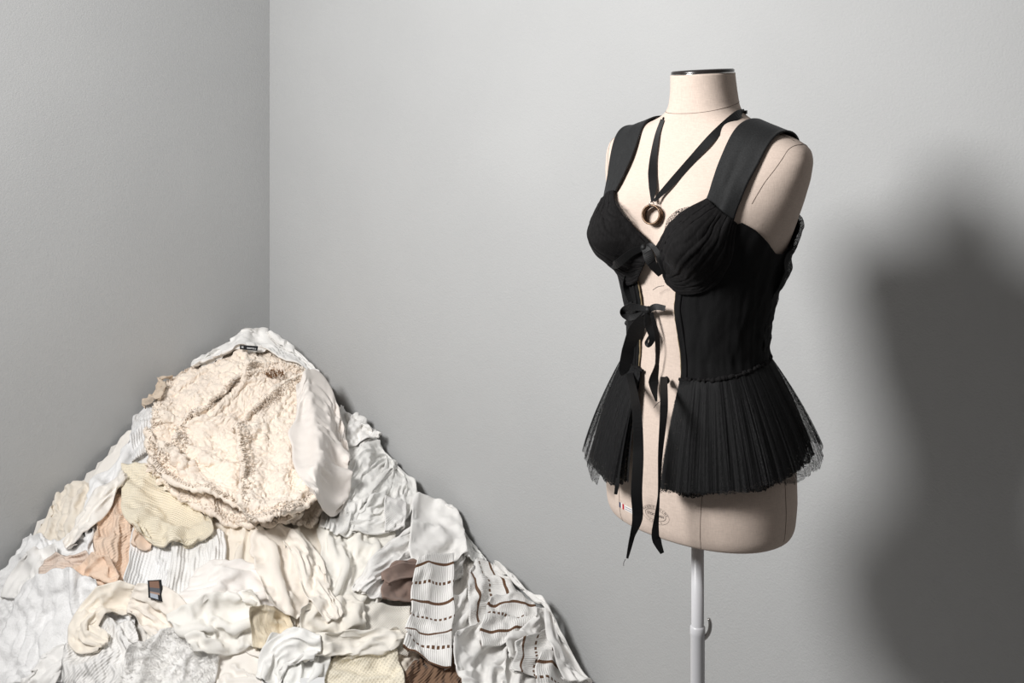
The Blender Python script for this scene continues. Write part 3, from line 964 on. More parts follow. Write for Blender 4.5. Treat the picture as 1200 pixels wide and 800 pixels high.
def sim(ctrl, ku=1.35, kv=1.35, amp=1.0, lam=.060, ds=.0105, steps=40, bend=.22, seed=0, lift=.004, grav=.0007, hem=.022, rnd=.55, loft=.013, rim=.004, ramp=0.0, update=True, thick=.004, skew=0.0, **_):
    """cloth sheet, ku/kv times longer than the patch it is pushed into, left to buckle and settle on the heap"""
    gen = ctrl if callable(ctrl) else (lambda n, m, r=0: patch_ab(ctrl, n, m, r))
    K4 = gen(9, 9)
    wu = np.linalg.norm(np.diff(K4, axis=1), axis=-1).sum(1).mean(); wv = np.linalg.norm(np.diff(K4, axis=0), axis=-1).sum(0).mean()
    m = int(np.clip(wu * ku / ds, 10, 70)); n = int(np.clip(wv * kv / ds, 10, 70))
    ab = gen(n, m, rnd)
    ss = np.linspace(0, 1, n)[:, None]; ts = np.linspace(0, 1, m)[None, :]
    # uneven outline
    w1 = hem * fbm2(ts * wu * 6 + seed, ss * wv * 6, seed + 40); w2 = hem * fbm2(ts * wu * 6, ss * wv * 6 + seed, seed + 41)
    ab = ab + np.stack([w1 + 0 * ss, w2 + 0 * ts], -1)
    X = np.zeros((n, m, 3)); X[..., :2] = ab
    X[..., 2] = hm(X[..., 0], X[..., 1]) + .004
    for _ in range(12):                       # start inside the room
        for nv in (BLc, LLc):
            dd = (X - CC) @ nv
            X += np.maximum(.022 - dd, 0)[..., None] * nv
        X[..., 2] = hm(X[..., 0], X[..., 1]) + .004
    ab = X[..., :2].copy()
    for _ in range(2):                        # even out squeezed rows
        ab[1:-1, 1:-1] = .5 * ab[1:-1, 1:-1] + .125 * (ab[2:, 1:-1] + ab[:-2, 1:-1] + ab[1:-1, 2:] + ab[1:-1, :-2])
    X[..., :2] = ab; X[..., 2] = hm(ab[..., 0], ab[..., 1]) + .004
    du = np.linalg.norm(np.diff(ab, axis=1), axis=-1).mean(); dv = np.linalg.norm(np.diff(ab, axis=0), axis=-1).mean()
    lu = np.linalg.norm(np.diff(ab, axis=1), axis=-1) * ku; lv = np.linalg.norm(np.diff(ab, axis=0), axis=-1) * kv
    pu, pv = ts * wu / lam, ss * wv / lam
    warp = noise2(ts * wu * 5 + 3, ss * wv * 5 + seed, seed + 2)
    au = amp * lam * .62 * math.sqrt(max(ku - 1, 0)); av = amp * lam * .62 * math.sqrt(max(kv - 1, 0))
    def ridge(p): return .5 * np.sin(p) + .5 * (1 - 2 * np.abs(np.sin(p * .5)) ** .8)
    ru = ridge(2 * np.pi * (pu + skew * pv + 1.1 * warp) * .9 + seed) * (.72 + .28 * noise2(ts * wu * 9, ss * wv * 4, seed + 7))
    rv = ridge(2 * np.pi * (pv + 1.1 * noise2(ts * wu * 5, ss * wv * 5, seed + 9)) * .9 + 2 * seed) * (.72 + .28 * noise2(ts * wu * 4, ss * wv * 9, seed + 8))
    edge = np.minimum(np.minimum(ss, 1 - ss) * n, np.minimum(ts, 1 - ts) * m)
    dome = np.sin(np.clip(edge / max(4, min(n, m) * .42), 0, 1) * np.pi / 2) ** .8
    X[..., 2] += loft * dome + ramp * ss
    X[..., 2] += lift + au * (ru + .9) + av * (rv + .9) + .004 * noise2(ts * wu * 20, ss * wv * 20, seed + 3)
    Y = X.copy()
    d1 = np.sqrt((lu.mean()) ** 2 + (lv.mean()) ** 2)
    def con(A, Bv, L, k):
        d = Bv - A
        l = np.sqrt((d * d).sum(-1)) + 1e-9
        c = (k * .5 * (l - L) / l)[..., None] * d
        return c
    for it in range(steps):
        Vv = (X - Y) * .93
        Vv = np.clip(Vv, -.012, .012)
        Y = X.copy()
        X = X + Vv
        X[..., 2] -= grav
        for _ in range(2):
            for par in (0, 1):
                L_ = lu[:, par::2]
                c = con(X[:, par:-1:2], X[:, par + 1::2], L_, 1.0); X[:, par:-1:2] += c; X[:, par + 1::2] -= c
                L_ = lv[par::2]
                c = con(X[par:-1:2], X[par + 1::2], L_, 1.0); X[par:-1:2] += c; X[par + 1::2] -= c
            c = con(X[:-1, :-1], X[1:, 1:], d1, .25); X[:-1, :-1] += c; X[1:, 1:] -= c
            c = con(X[:-1, 1:], X[1:, :-1], d1, .25); X[:-1, 1:] += c; X[1:, :-1] -= c
            for k in (2, 3):
                c = con(X[:, :-k], X[:, k:], lu.mean() * k, bend / k); X[:, :-k] += c; X[:, k:] -= c
                c = con(X[:-k], X[k:], lv.mean() * k, bend / k); X[:-k] += c; X[k:] -= c
            h = hm(X[..., 0], X[..., 1]) + thick * .5
            hit = X[..., 2] < h
            X[..., 2] = np.where(hit, h, X[..., 2])
            fr = np.where(hit | (edge < .6), .96, .12)[..., None]
            X[..., :2] = X[..., :2] * (1 - fr) + Y[..., :2] * fr
            # walls and floor
            for nv, lim in ((BLc, .008), (LLc, .008)):
                dd = (X - CC) @ nv
                X += np.minimum(np.maximum(lim - dd, 0), .004)[..., None] * nv
            dz = (X - CC) @ ZC
            X += np.maximum(.004 - dz, 0)[..., None] * ZC
    X[..., 2] += rim * np.exp(-edge / 2.0)
    if update: stamp(X, thick)
    return X, (du * ku, dv * kv)

def stamp(X, thick):
    global HM
    n, m = X.shape[:2]
    U = upsample(X, 3)
    i = np.clip(((U[..., 0] - A0) / CELL).astype(int), 1, NA - 2); j = np.clip(((U[..., 1] - B0) / CELL).astype(int), 1, NBc - 2)
    N = np.full_like(HM, -5)
    np.maximum.at(N, (i.ravel(), j.ravel()), (U[..., 2] + thick).ravel())
    # fill pin holes
    hole = N < -4
    D = N.copy()
    for dx, dy in ((1, 0), (-1, 0), (0, 1), (0, -1)):
        D = np.maximum(D, np.roll(np.roll(N, dx, 0), dy, 1))
    N = np.where(hole, D, N)
    HM = np.maximum(HM, N)

def upsample(X, k):
    n, m = X.shape[:2]
    def up(A, ax):
        A = np.moveaxis(A, ax, 0); n_ = A.shape[0]
        Q = np.concatenate([2 * A[:1] - A[1:2], A, 2 * A[-1:] - A[-2:-1]])
        out = []
        for t in np.arange(k) / k:
            p0, p1, p2, p3 = Q[:-3], Q[1:-2], Q[2:-1], Q[3:]
            out.append(.5 * (2 * p1 + (p2 - p0) * t + (2 * p0 - 5 * p1 + 4 * p2 - p3) * t * t + (3 * p1 - p0 - 3 * p2 + p3) * t ** 3))
        R = np.stack(out, 1).reshape((n_ - 1) * k, *A.shape[1:])
        R = np.concatenate([R, A[-1:]])
        return np.moveaxis(R, 0, ax)
    return up(up(X, 0), 1)

def tuck(X, r):
    """add three rings that roll the hem over and under"""
    for k, (o_, d_) in enumerate(((.55, .45), (-.2, 1.5), (-2.2, 2.2))):
        n, m = X.shape[:2]
        if k == 0:
            E0 = X.copy()
        def ext(A, ax, sgn):
            A = np.moveaxis(A, ax, 0)
            e = A[0] if sgn < 0 else A[-1]
            q = A[min(4 + k, len(A) - 1)] if sgn < 0 else A[-min(5 + k, len(A))]
            out = e - q; out[..., 2] = 0
            out /= np.linalg.norm(out, axis=-1, keepdims=True) + 1e-6
            new = e + out * r * (o_ if k == 0 else o_ - .3)
            new[..., 2] = e[..., 2] - r * d_ * (1 if k == 0 else .8)
            A = np.concatenate([new[None], A] if sgn < 0 else [A, new[None]])
            return np.moveaxis(A, 0, ax)
        X = ext(X, 0, -1); X = ext(X, 0, 1); X = ext(X, 1, -1); X = ext(X, 1, 1)
    return X

def grid_normals(P_):
    a = np.gradient(P_, axis=1); b = np.gradient(P_, axis=0)
    n = np.cross(a, b); n /= np.linalg.norm(n, axis=-1, keepdims=True) + 1e-12
    view = np.array([0, 0, CAM_H]) - P_
    if (n * DV).sum(-1).mean() < 0: n = -n
    return n

def cloth_obj(name, X, duv, mat, parent=None, thick=.004, up=3, base=None, rot_uv=False, relief=None, hemr=.005):
    Xu = upsample(X, up)
    P_ = to_xyz(tuck(Xu, hemr))
    n, m = P_.shape[:2]
    iu = (np.arange(m) - 3) / up * duv[0]; iv = (np.arange(n) - 3) / up * duv[1]
    if relief is not None:
        nn = grid_normals(P_)
        P_ = P_ + nn * relief(iu[None, :], iv[:, None])[..., None]
    uv = np.stack(np.meshgrid(iv, iu, indexing='ij')[::-1], -1).reshape(-1, 2)
    if rot_uv: uv = uv[:, ::-1]
    V = P_.reshape(-1, 3)
    F = grid_faces(n, m)
    a = V[F[:, 1]] - V[F[:, 0]]; b_ = V[F[:, 3]] - V[F[:, 0]]
    if (np.cross(a, b_) @ DV).mean() < 0: F = F[:, ::-1]
    if parent is None:
        org = np.array([V[:, 0].mean(), V[:, 1].mean(), V[:, 2].min()])
        o = mesh_obj(name, V, F, mat, None, uvs=uv, origin=org)
    else:
        org = np.array(parent.location)
        o = mesh_obj(name, V - org, F, mat, parent, uvs=uv)
    return o

# colours of the clothes
WHITE, COOL, OFF = (.91, .895, .87), (.90, .895, .89), (.89, .85, .795)
CREAM, IVORY = (.85, .785, .69), (.88, .80, .64)
PEACH, BLUSH, TAUPE, BROWN = (.86, .665, .52), (.78, .645, .55), (.30, .215, .18), (.25, .155, .10)
SHERPA = (.96, .845, .735)
_mats = {}
def CM(color, kind='plain', **kw):
    key = (color, kind, tuple(sorted(kw.items())))
    if key not in _mats: _mats[key] = cloth_mat('cloth_' + kind, color, kind, **kw)
    return _mats[key]
def garment(name, label, cat, ctrl, color, kind='plain', thick=.003, mk={}, rot=False, group=None, **kw):
    X, duv = sim(ctrl, thick=thick, **kw)
    o = cloth_obj(name, X, duv, CM(color, kind, **mk), thick=thick, rot_uv=rot, hemr=.002 + thick * .5)
    tag(o, label, cat, group)
    global LAST
    LAST = (X, duv)
    return o

def strip(path, hw):
    """ribbon of cloth along a pixel path; hw = half-widths in metres"""
    K = np.array([px_on_heap(*p)[:2] for p in path])
    C0 = catmull(K, 12)
    def gen(n, m, r=0):
        d = np.concatenate([[0], np.cumsum(np.linalg.norm(np.diff(C0, axis=0), axis=1))]); q = np.linspace(0, d[-1], n)
        C = np.stack([np.interp(q, d, C0[:, k]) for k in range(2)], 1)
        T = np.gradient(C, axis=0); T /= np.linalg.norm(T, axis=1)[:, None] + 1e-9
        S = np.stack([-T[:, 1], T[:, 0]], 1)
        e = q / d[-1]
        w = np.interp(e, np.linspace(0, 1, len(hw)), hw)
        x = np.linspace(-1, 1, m)
        bow = .35 * w[:, None] * (1 - x[None] ** 2) * np.where(e < .5, -1, 1)[:, None] * np.clip(np.abs(e - .5) * 4 - 1, 0, 1)[:, None]
        return C[:, None] + S[:, None] * (w[:, None] * x[None])[..., None] + T[:, None] * bow[..., None]
    return gen
def scarf(name, label, cat, path, hw, color, kind='plain', **kw):
    a = dict(ku=1.75, kv=1.03, lam=.034, loft=.022, rim=.004, hem=.006, ds=.0075, bend=.12)
    a.update(kw)
    return garment(name, label, cat, strip(path, hw), color, kind, **a)
# core of the heap: cloths too deep to tell apart
st = 3
cx, cy = ga[::st, ::st], gb[::st, ::st]
cz = HBASE[::st, ::st]
ok = cz > -.8
Pc = to_xyz(np.stack([cx, cy, cz - .012], -1))
Pc[..., 2] = np.maximum(Pc[..., 2], .001)
uu, vv = uv_of(Pc)
n_, m_ = cx.shape
Fc = grid_faces(n_, m_)
good = (ok & (uu > .001) & (vv > .001) & (Pc[..., 2] > .006)).reshape(-1)
Fc = Fc[good[Fc].all(1)]
use = np.unique(Fc); idx = np.full(n_ * m_, -1); idx[use] = np.arange(len(use))
oc = mesh_obj('heap_core', Pc.reshape(-1, 3)[use], idx[Fc], CM(OFF, 'gauze'), uvs=np.stack([cx, cy], -1).reshape(-1, 2)[use], origin=(CORNER + mh * .5).tolist())
tag(oc, 'off-white cloths crumpled together at the bottom of the heap', 'clothes', kind='stuff')

# ---- lowest layer, wide pieces
garment('bed_sheet', 'white sheet almost hidden under the fleece jacket at the heap top', 'sheet',
        [(198, 434), (312, 397), (402, 450), (200, 485), (318, 470), (425, 512), (205, 545), (300, 560), (435, 545)], WHITE, ku=1.12, kv=1.08, seed=1, bend=.5, lam=.08)
garment('jersey_shirt', 'off-white jersey shirt sliding down the left slope by the wall', 'shirt',
        [(165, 490), (190, 520), (150, 650), (60, 640)], OFF, ku=1.4, kv=1.03, lam=0.07, seed=2)
garment('cotton_blouse', 'cream cotton blouse at the left foot of the slope against the wall', 'blouse',
        [(95, 555), (130, 585), (85, 680), (25, 650)], CREAM, ku=1.35, kv=1.2, seed=3)
garment('cotton_sheet', 'white cotton sheet in the bottom left corner under the textured pullover', 'sheet',
        [(10, 630), (150, 660), (160, 830), (-40, 830)], COOL, 'gauze', ku=1.2, kv=1.2, seed=4)
garment('muslin_wrap', 'cream muslin wrap hanging below the fleece jacket in the middle', 'wrap',
        [(255, 590), (385, 590), (400, 740), (240, 740)], CREAM, 'plain', ku=1.35, kv=1.1, seed=5)
garment('poplin_shirt', 'white poplin shirt bunched along the back wall right of the jacket', 'shirt',
        [(400, 480), (455, 500), (500, 600), (390, 600)], WHITE, ku=1.45, kv=1.08, lam=0.075, skew=0.4, seed=6)
garment('crinkled_shirt', 'crinkled white shirt on the right slope above the taupe trousers', 'shirt',
        [(400, 600), (520, 590), (560, 680), (420, 700)], WHITE, 'gauze', ku=1.1, kv=1.4, lam=0.07, skew=0.0, seed=7)
garment('linen_tunic', 'off-white linen tunic lying at the bottom centre of the heap', 'tunic',
        [(190, 690), (350, 700), (360, 830), (160, 830)], OFF, ku=1.1, kv=1.35, lam=0.08, seed=9)
garment('canvas_skirt', 'cream crumpled skirt at the bottom under the striped sweater', 'skirt',
        [(340, 720), (480, 720), (560, 830), (330, 830)], CREAM, ku=1.1, kv=1.4, lam=0.07, seed=10)
garment('cotton_vest', 'white cotton vest heaped under the striped sweater sleeve', 'vest',
        [(520, 690), (600, 690), (650, 820), (500, 820)], WHITE, ku=1.35, kv=1.1, lam=0.08, seed=11)

# ---- left side
garment('hooded_top', 'white hooded top folded at the far left edge of the heap', 'top',
        [(22, 655), (62, 640), (75, 705), (-5, 705)], WHITE, ku=1.35, kv=1.1, lam=0.07, rim=0.008, seed=12)
garment('linen_trousers', 'pale grey-white linen trousers folded down the upper left slope', 'trousers',
        [(150, 515), (185, 535), (125, 665), (85, 620)], COOL, ku=1.4, kv=1.03, lam=0.06, seed=13)
garment('blush_cardigan', 'blush pink ribbed cardigan sleeve on the left between white knits', 'cardigan',
        [(52, 658), (108, 650), (112, 692), (58, 690)], BLUSH, 'rib', mk={'period': .011}, thick=.006, ku=1.1, kv=1.2, rot=True, seed=14)
garment('peach_pullover', 'peach cable-knit pullover sleeve below the ivory ribbed sweater', 'pullover',
        [(128, 570), (166, 575), (148, 690), (112, 690)], PEACH, 'cable', mk={'period': .008}, thick=.007, ku=1.3, kv=1.05, seed=15)
garment('peach_scarf', 'small bundled peach scarf left of the white ribbed pullover', 'scarf',
        [(97, 655), (142, 665), (150, 700), (100, 700)], PEACH, 'boucle', thick=.006, ku=1.5, kv=1.4, loft=0.03, lam=0.05, seed=17)
garment('ribbed_pullover', 'white ribbed pullover below the ivory sweater in the left middle', 'pullover',
        [(165, 615), (215, 640), (178, 712), (128, 705)], COOL, 'rib', mk={'period': .008}, thick=.006, ku=1.08, kv=1.03, lam=0.1, rim=0.008, seed=18)
garment('peach_shirt', 'pale peach jersey shirt corner beside the cable-knit sleeve', 'shirt',
        [(156, 592), (182, 606), (176, 642), (146, 638)], (.80, .64, .52), ku=1.2, kv=1.2, seed=16)
garment('ribbed_cardigan', 'white wide-ribbed cardigan bunched left of the cream muslin', 'cardigan',
        [(200, 625), (268, 615), (262, 700), (196, 722)], WHITE, 'rib', mk={'period': .009}, thick=.006, ku=1.2, kv=1.05, lam=0.08, rim=0.008, seed=19)
garment('satin_blouse', 'pale satin blouse with long folds below the ribbed cardigan', 'blouse',
        [(225, 665), (310, 650), (330, 715), (215, 735)], (.91, .87, .83), ku=1.05, kv=1.35, lam=0.06, seed=20)

# ---- bottom left
garment('textured_pullover', 'large white textured knit pullover in the lower left corner', 'pullover',
        [(35, 690), (108, 685), (112, 800), (-20, 815)], COOL, 'boucle', thick=.007, ku=1.3, kv=1.12, lam=0.1, loft=0.03, seed=21, mk={'period': .006})
scarf('cotton_legging', 'white cotton legging curled in the very bottom left corner', 'legging', [(75, 762), (58, 776), (48, 796), (30, 815)], [.020, .030, .032, .03], WHITE, seed=22)
garment('cable_jumper', 'white cable-knit jumper at the bottom left beside the fuzzy knit', 'jumper',
        [(82, 740), (150, 745), (155, 815), (70, 815)], WHITE, 'cable', mk={'period': .007}, thick=.008, ku=1.12, kv=1.12, lam=0.08, seed=23)
scarf('cream_scarf', 'cream scarf bunched in loops above the cable-knit jumper', 'scarf', [(170, 704), (136, 708), (106, 720), (98, 740), (122, 752)], [.016, .026, .030, .032, .030, .018], (0.903, 0.835, 0.735), seed=24)
scarf('cream_shawl', 'cream jersey shawl rolled below the small photo card', 'shawl', [(160, 708), (180, 715), (200, 733), (226, 762)], [.026, .042, .040, .022], (0.903, 0.840, 0.761), seed=25)
mohair = garment('mohair_jumper', 'fuzzy white mohair jumper at the bottom left of centre', 'jumper',
        [(148, 748), (235, 748), (250, 820), (135, 820)], WHITE, 'boucle', thick=.006, ku=1.2, kv=1.2, seed=26, mk={'period': .005})
MOX, MOD = LAST
garment('ivory_skirt', 'ivory skirt crumpled in wide folds right of the cream shawl', 'skirt',
        [(200, 712), (300, 705), (312, 758), (225, 770)], (.91, .885, .83), ku=1.25, kv=1.45, seed=27)
garment('lace_camisole', 'small yellowed lace camisole between the ivory skirt and the rolled t-shirt', 'camisole',
        [(292, 722), (345, 722), (348, 762), (298, 770)], (.86, .76, .59), 'gauze', thick=.002, ku=1.4, kv=1.4, seed=28, mk={'relief': 1.6})

# ---- centre and right
garment('gauze_dress', 'cream gauze dress draped in long folds from the jacket to the centre', 'dress',
        [(300, 620), (345, 618), (372, 725), (318, 722)], (0.904, 0.841, 0.761), ku=1.4, kv=1.03, lam=0.05, seed=29)
garment('voile_blouse', 'off-white voile blouse twisted into folds right of the gauze dress', 'blouse',
        [(385, 620), (462, 605), (440, 720), (352, 690), (410, 660), (455, 665), (365, 735), (400, 745), (450, 735)][0:3] + [(360, 735)], (0.904, 0.876, 0.813), ku=1.4, kv=1.04, lam=0.06, skew=-0.4, seed=30)
garment('muslin_shirt', 'white muslin shirt with long creases pointing at the taupe trousers', 'shirt',
        [(460, 612), (515, 620), (478, 705), (425, 700)], WHITE, 'gauze', ku=1.35, kv=1.03, lam=0.05, skew=0.5, seed=31)
scarf('knotted_scarf', 'white soft scarf coiled into a loop beside the jacket lining', 'scarf', [(392, 622), (402, 590), (425, 555), (452, 532), (468, 548), (462, 585), (440, 608), (408, 612)], [.034, .044, .046, .040, .038, .048, .046, .03], (.90, .89, .86), 'gauze', ramp=.03, seed=32)
garment('collar_shirt', 'white shirt collar sticking out by the back wall near the heap top', 'shirt',
        [(415, 487), (452, 503), (462, 525), (412, 520)], WHITE, ku=1.25, kv=1.3, seed=33)
garment('eyelet_cuff', 'white eyelet cuff standing up right of the coiled scarf', 'cuff',
        [(455, 578), (478, 582), (472, 612), (450, 612)], WHITE, 'eyelet', mk={'period': .006}, ku=1.15, kv=1.15, rnd=0.1, rim=0.006, seed=34)
garment('brown_cardigan', 'brown cable-knit cardigan at the bottom edge below the striped sweater', 'cardigan',
        [(472, 775), (545, 770), (560, 830), (462, 830)], BROWN, 'cable', mk={'period': .009}, thick=.008, ku=1.12, kv=1.12, lam=0.07, seed=38)
garment('crochet_top', 'cream crochet lace top left of the striped sweater', 'top',
        [(418, 712), (478, 708), (468, 758), (405, 765)], (0.881, 0.841, 0.766), 'eyelet', mk={'period': .0055}, ku=1.05, kv=1.05, rnd=0.1, seed=39)
garment('cream_tunic', 'cream tunic hem gathered left of the crochet lace top', 'tunic',
        [(352, 722), (430, 708), (436, 752), (365, 762)], (0.904, 0.859, 0.778), ku=1.3, kv=1.45, seed=40)
garment('eyelet_blouse', 'pale yellow eyelet blouse at the bottom edge left of the striped sweater', 'blouse',
        [(385, 758), (472, 752), (470, 822), (360, 822)], (0.904, 0.836, 0.687), 'eyelet', mk={'period': .009, 'relief': .6}, ku=1.05, kv=1.25, lam=0.08, seed=41)
garment('white_undershirt', 'white undershirt sticking out beneath the rolled t-shirt at the bottom', 'undershirt',
        [(300, 752), (378, 748), (390, 822), (292, 822)], (0.904, 0.899, 0.869), ku=1.4, kv=1.1, lam=0.07, loft=0.04, seed=42)
garment('cream_stole', 'narrow cream stole lying across the pale yellow eyelet blouse', 'stole',
        [(340, 752), (455, 735), (462, 755), (345, 778)], (0.904, 0.864, 0.790), ku=1.1, kv=1.5, seed=43)

# ---- ivory sweater corner, cuffs, small things
garment('ivory_sweater', 'ivory ribbed sweater hem poking out under the fleece jacket', 'sweater',
        [(140, 545), (215, 560), (262, 608), (150, 590), (205, 605), (245, 625), (170, 610), (200, 640), (222, 634)], IVORY, 'rib', mk={'period': .006}, thick=.006, ku=1.04, kv=1.08, lam=0.09, rim=0.01, rnd=0.1, seed=44, rot=True)
garment('ribbed_cuff', 'white ribbed cuff pointing left at the upper edge of the fleece jacket', 'cuff',
        [(150, 492), (186, 468), (190, 516), (160, 536)], COOL, 'rib', mk={'period': .007}, thick=.006, ku=1.08, kv=1.08, rnd=0.1, rim=0.01, seed=45)

scarf('rolled_tee', 'small white t-shirt rolled up at the bottom edge below the lace camisole', 't-shirt', [(312, 798), (322, 772), (345, 759), (374, 764)], [.022, .030, .032, .030, .022], (0.903, 0.892, 0.861), seed=81)
scarf('shirt_sleeve', 'white shirt sleeve running diagonally above the taupe trousers', 'sleeve', [(515, 628), (480, 640), (446, 662), (420, 690)], [.018, .026, .026, .016], WHITE, 'gauze', seed=82)
scarf('white_sleeve', 'white jersey sleeve curling against the back wall beside the puffed blouse', 'sleeve', [(520, 600), (540, 612), (554, 632), (556, 658)], [.022, .030, .032, .026], (0.871, 0.871, 0.851), seed=36)
garment('puff_blouse', 'white soft blouse with a puffed sleeve on the right shoulder of the heap', 'blouse',
        [(480, 580), (530, 594), (550, 652), (474, 664)], WHITE, ku=1.12, kv=1.06, lam=0.11, loft=0.045, rim=0.006, seed=35)
taupe = garment('taupe_trousers', 'taupe brown trousers with a waistband between white shirt and striped sweater', 'trousers',
        [(450, 666), (508, 664), (505, 712), (442, 712)], TAUPE, ku=1.12, kv=1.04, lam=0.06, rim=0.008, loft=0.02, seed=37)
X, duv = sim(strip([(452, 676), (474, 670), (500, 668)], [.013, .014, .013]), ku=1.08, kv=1.03, lam=.05, loft=.012, rim=.006, hem=.003, ds=.006, thick=.004, seed=86)
cloth_obj('waistband', X, duv, CM(TAUPE, 'plain'), taupe, thick=.004, hemr=.004)
scarf('blouse_sleeve', 'cream blouse sleeve twisted below the fleece jacket hem', 'sleeve', [(345, 625), (362, 652), (372, 690), (392, 722)], [.020, .028, .028, .018], (0.913, 0.856, 0.777), seed=83)
scarf('jersey_sleeve', 'off-white jersey sleeve hanging down the upper left slope', 'sleeve', [(140, 558), (118, 585), (98, 615), (80, 642)], [.018, .028, .030, .022], OFF, seed=84)

# ---- striped sweater: one garment, its panels are parts
STR = dict(color2=(.15, .08, .045), period=.043)
anchor = to_xyz(px_on_heap(560, 760)); anchor[2] = max(.02, anchor[2] - .15)
sw = tag(empty('striped_sweater', anchor), 'white knit sweater with brown solid and dotted stripes at the lower right', 'sweater')
def part(name, ctrl, color, kind, parent, thick=.006, mk={}, rot=False, **kw):
    X, duv = sim(ctrl, thick=thick, **kw)
    return cloth_obj(name, X, duv, CM(color, kind, **mk), parent, thick=thick, rot_uv=rot)
part('back_panel', [(535, 668), (586, 666), (618, 738), (545, 742)], WHITE, 'stripe', sw, ku=1.12, kv=1.10, lam=.10, rim=.008, loft=.03, seed=50, mk=STR, rot=True)
part('front_panel', [(490, 672), (540, 664), (522, 788), (464, 758)], WHITE, 'stripe', sw, ku=1.05, kv=1.03, lam=.12, rnd=.15, rim=.008, seed=51, mk=STR, bend=.5)
part('inner_panel', [(530, 735), (590, 730), (600, 815), (540, 815)], WHITE, 'plain', sw, ku=1.35, kv=1.3, seed=52)
part('sleeve', [(575, 700), (615, 700), (632, 740), (558, 755)], WHITE, 'stripe', sw, ku=1.08, kv=1.25, lam=.08, rim=.010, loft=.035, seed=53, mk=STR)
part('rolled_sleeve', strip([(642, 722), (640, 752), (618, 763), (596, 754)], [.028, .034, .032, .02]), WHITE, 'plain', sw, ku=1.6, kv=1.03, lam=.036, loft=.024, hem=.006, ds=.008, seed=85)
part('cuff', [(598, 748), (640, 736), (636, 800), (600, 790)], WHITE, 'stripe', sw, ku=1.08, kv=1.08, lam=.07, rim=.010, loft=.03, rnd=.2, seed=54, mk=STR, rot=True)
part('hem', [(638, 782), (704, 784), (726, 815), (640, 820)], WHITE, 'stripe', sw, ku=1.08, kv=1.15, lam=.08, seed=55, mk=STR)

garment('voile_cloth', 'smooth white voile cloth trailing down the right edge of the heap', 'cloth',
        [(596, 656), (632, 672), (716, 796), (664, 806)], WHITE, ku=1.12, kv=1.02, lam=0.09, rim=0.01, seed=8, bend=.5)

# ---- fleece jacket
anchor = to_xyz(px_on_heap(290, 560)); anchor[2] -= .15
jk = tag(empty('fleece_jacket', anchor), 'cream sherpa fleece jacket with white lining on top of the heap', 'jacket')
FCT = [(208, 438), (288, 408), (380, 432), (184, 495), (282, 500), (385, 520), (166, 548), (272, 612), (372, 612)]
X, duv = sim(FCT, ku=1.10, kv=1.06, seed=61, bend=.6, thick=.016, lift=.012, lam=.16, skew=.7, rnd=.25, loft=.02)
def tufts(name, X, duv, mat, parent, count, length, rad, seed, lean=.6, edge=.2):
    P_ = to_xyz(X); N_ = grid_normals(P_)
    n, m = P_.shape[:2]; rng = np.random.RandomState(seed)
    s = rng.rand(count) * (n - 1.001); t = rng.rand(count) * (m - 1.001)
    k_ = int(count * edge)                          # thicker growth along the hems
    sd = rng.randint(0, 4, k_); ee = rng.rand(k_) ** 2 * 2.2
    s[:k_] = np.where(sd == 0, ee, np.where(sd == 1, n - 1.001 - ee, s[:k_])); t[:k_] = np.where(sd == 2, ee, np.where(sd == 3, m - 1.001 - ee, t[:k_]))
    i, j = s.astype(int), t.astype(int); fs, ft = (s - i)[:, None], (t - j)[:, None]
    def bl(A): return (A[i, j] * (1 - ft) + A[i, j + 1] * ft) * (1 - fs) + (A[i + 1, j] * (1 - ft) + A[i + 1, j + 1] * ft) * fs
    Q, Nn = bl(P_), bl(N_); Nn /= np.linalg.norm(Nn, axis=1)[:, None]
    # combed in patches, mostly downhill
    dirn = np.stack([fbm2(s / n * 9, t / m * 9, seed + 1), fbm2(s / n * 9, t / m * 9, seed + 2), fbm2(s / n * 9, t / m * 9, seed + 3) - .5], 1) + .32 * rng.randn(count, 3)
    dirn -= Nn * (dirn * Nn).sum(1)[:, None]
    L = (length * (.6 + .8 * rng.rand(count)))[:, None]
    side = np.cross(Nn, dirn); side /= np.linalg.norm(side, axis=1)[:, None] + 1e-9
    oth = np.cross(Nn, side)
    r = rad * (.7 + .6 * rng.rand(count))[:, None]
    c0 = Q - Nn * .002; c1 = Q + Nn * L * .55 + dirn * L * lean * .35; c2 = Q + Nn * L * .75 + dirn * L * lean * 1.1
    ring = []
    for c, k in ((c0, 1.0), (c1, .85)):
        for a in (0, 2.094, 4.189): ring.append(c + r * k * (math.cos(a) * side + math.sin(a) * oth))
    ring.append(c2)
    V = np.stack(ring, 1).reshape(-1, 3)
    b = np.arange(count)[:, None] * 7
    F = []
    for k in range(3):
        k2 = (k + 1) % 3
        F.append(np.concatenate([b + k, b + k2, b + 3 + k2], 1)); F.append(np.concatenate([b + k, b + 3 + k2, b + 3 + k], 1))
        F.append(np.concatenate([b + 3 + k, b + 3 + k2, b + 6], 1))
    F = np.concatenate(F, 0)
    uvq = np.stack([t * duv[0], s * duv[1]], 1)
    org = np.array(parent.location)
    o = mesh_obj(name, V - org, F, mat, parent, uvs=np.repeat(uvq, 7, 0))
    o['kind'] = 'stuff'
    return o
FLM = cloth_mat('sherpa_pile', SHERPA, 'boucle', vary=.06, period=.007)
def FREL(u, v):
    wx = u + .006 * noise2(u * 60, v * 60, 3); wy = v + .006 * noise2(u * 60, v * 60, 4)
    a = 1 - np.abs(noise2(wx * 95, wy * 95, 7)) * 1.6; b = 1 - np.abs(noise2(wx * 190, wy * 150, 8)) * 1.6
    return .0042 * a + .0018 * b + .0030 * noise2(u * 34, v * 34, 9)
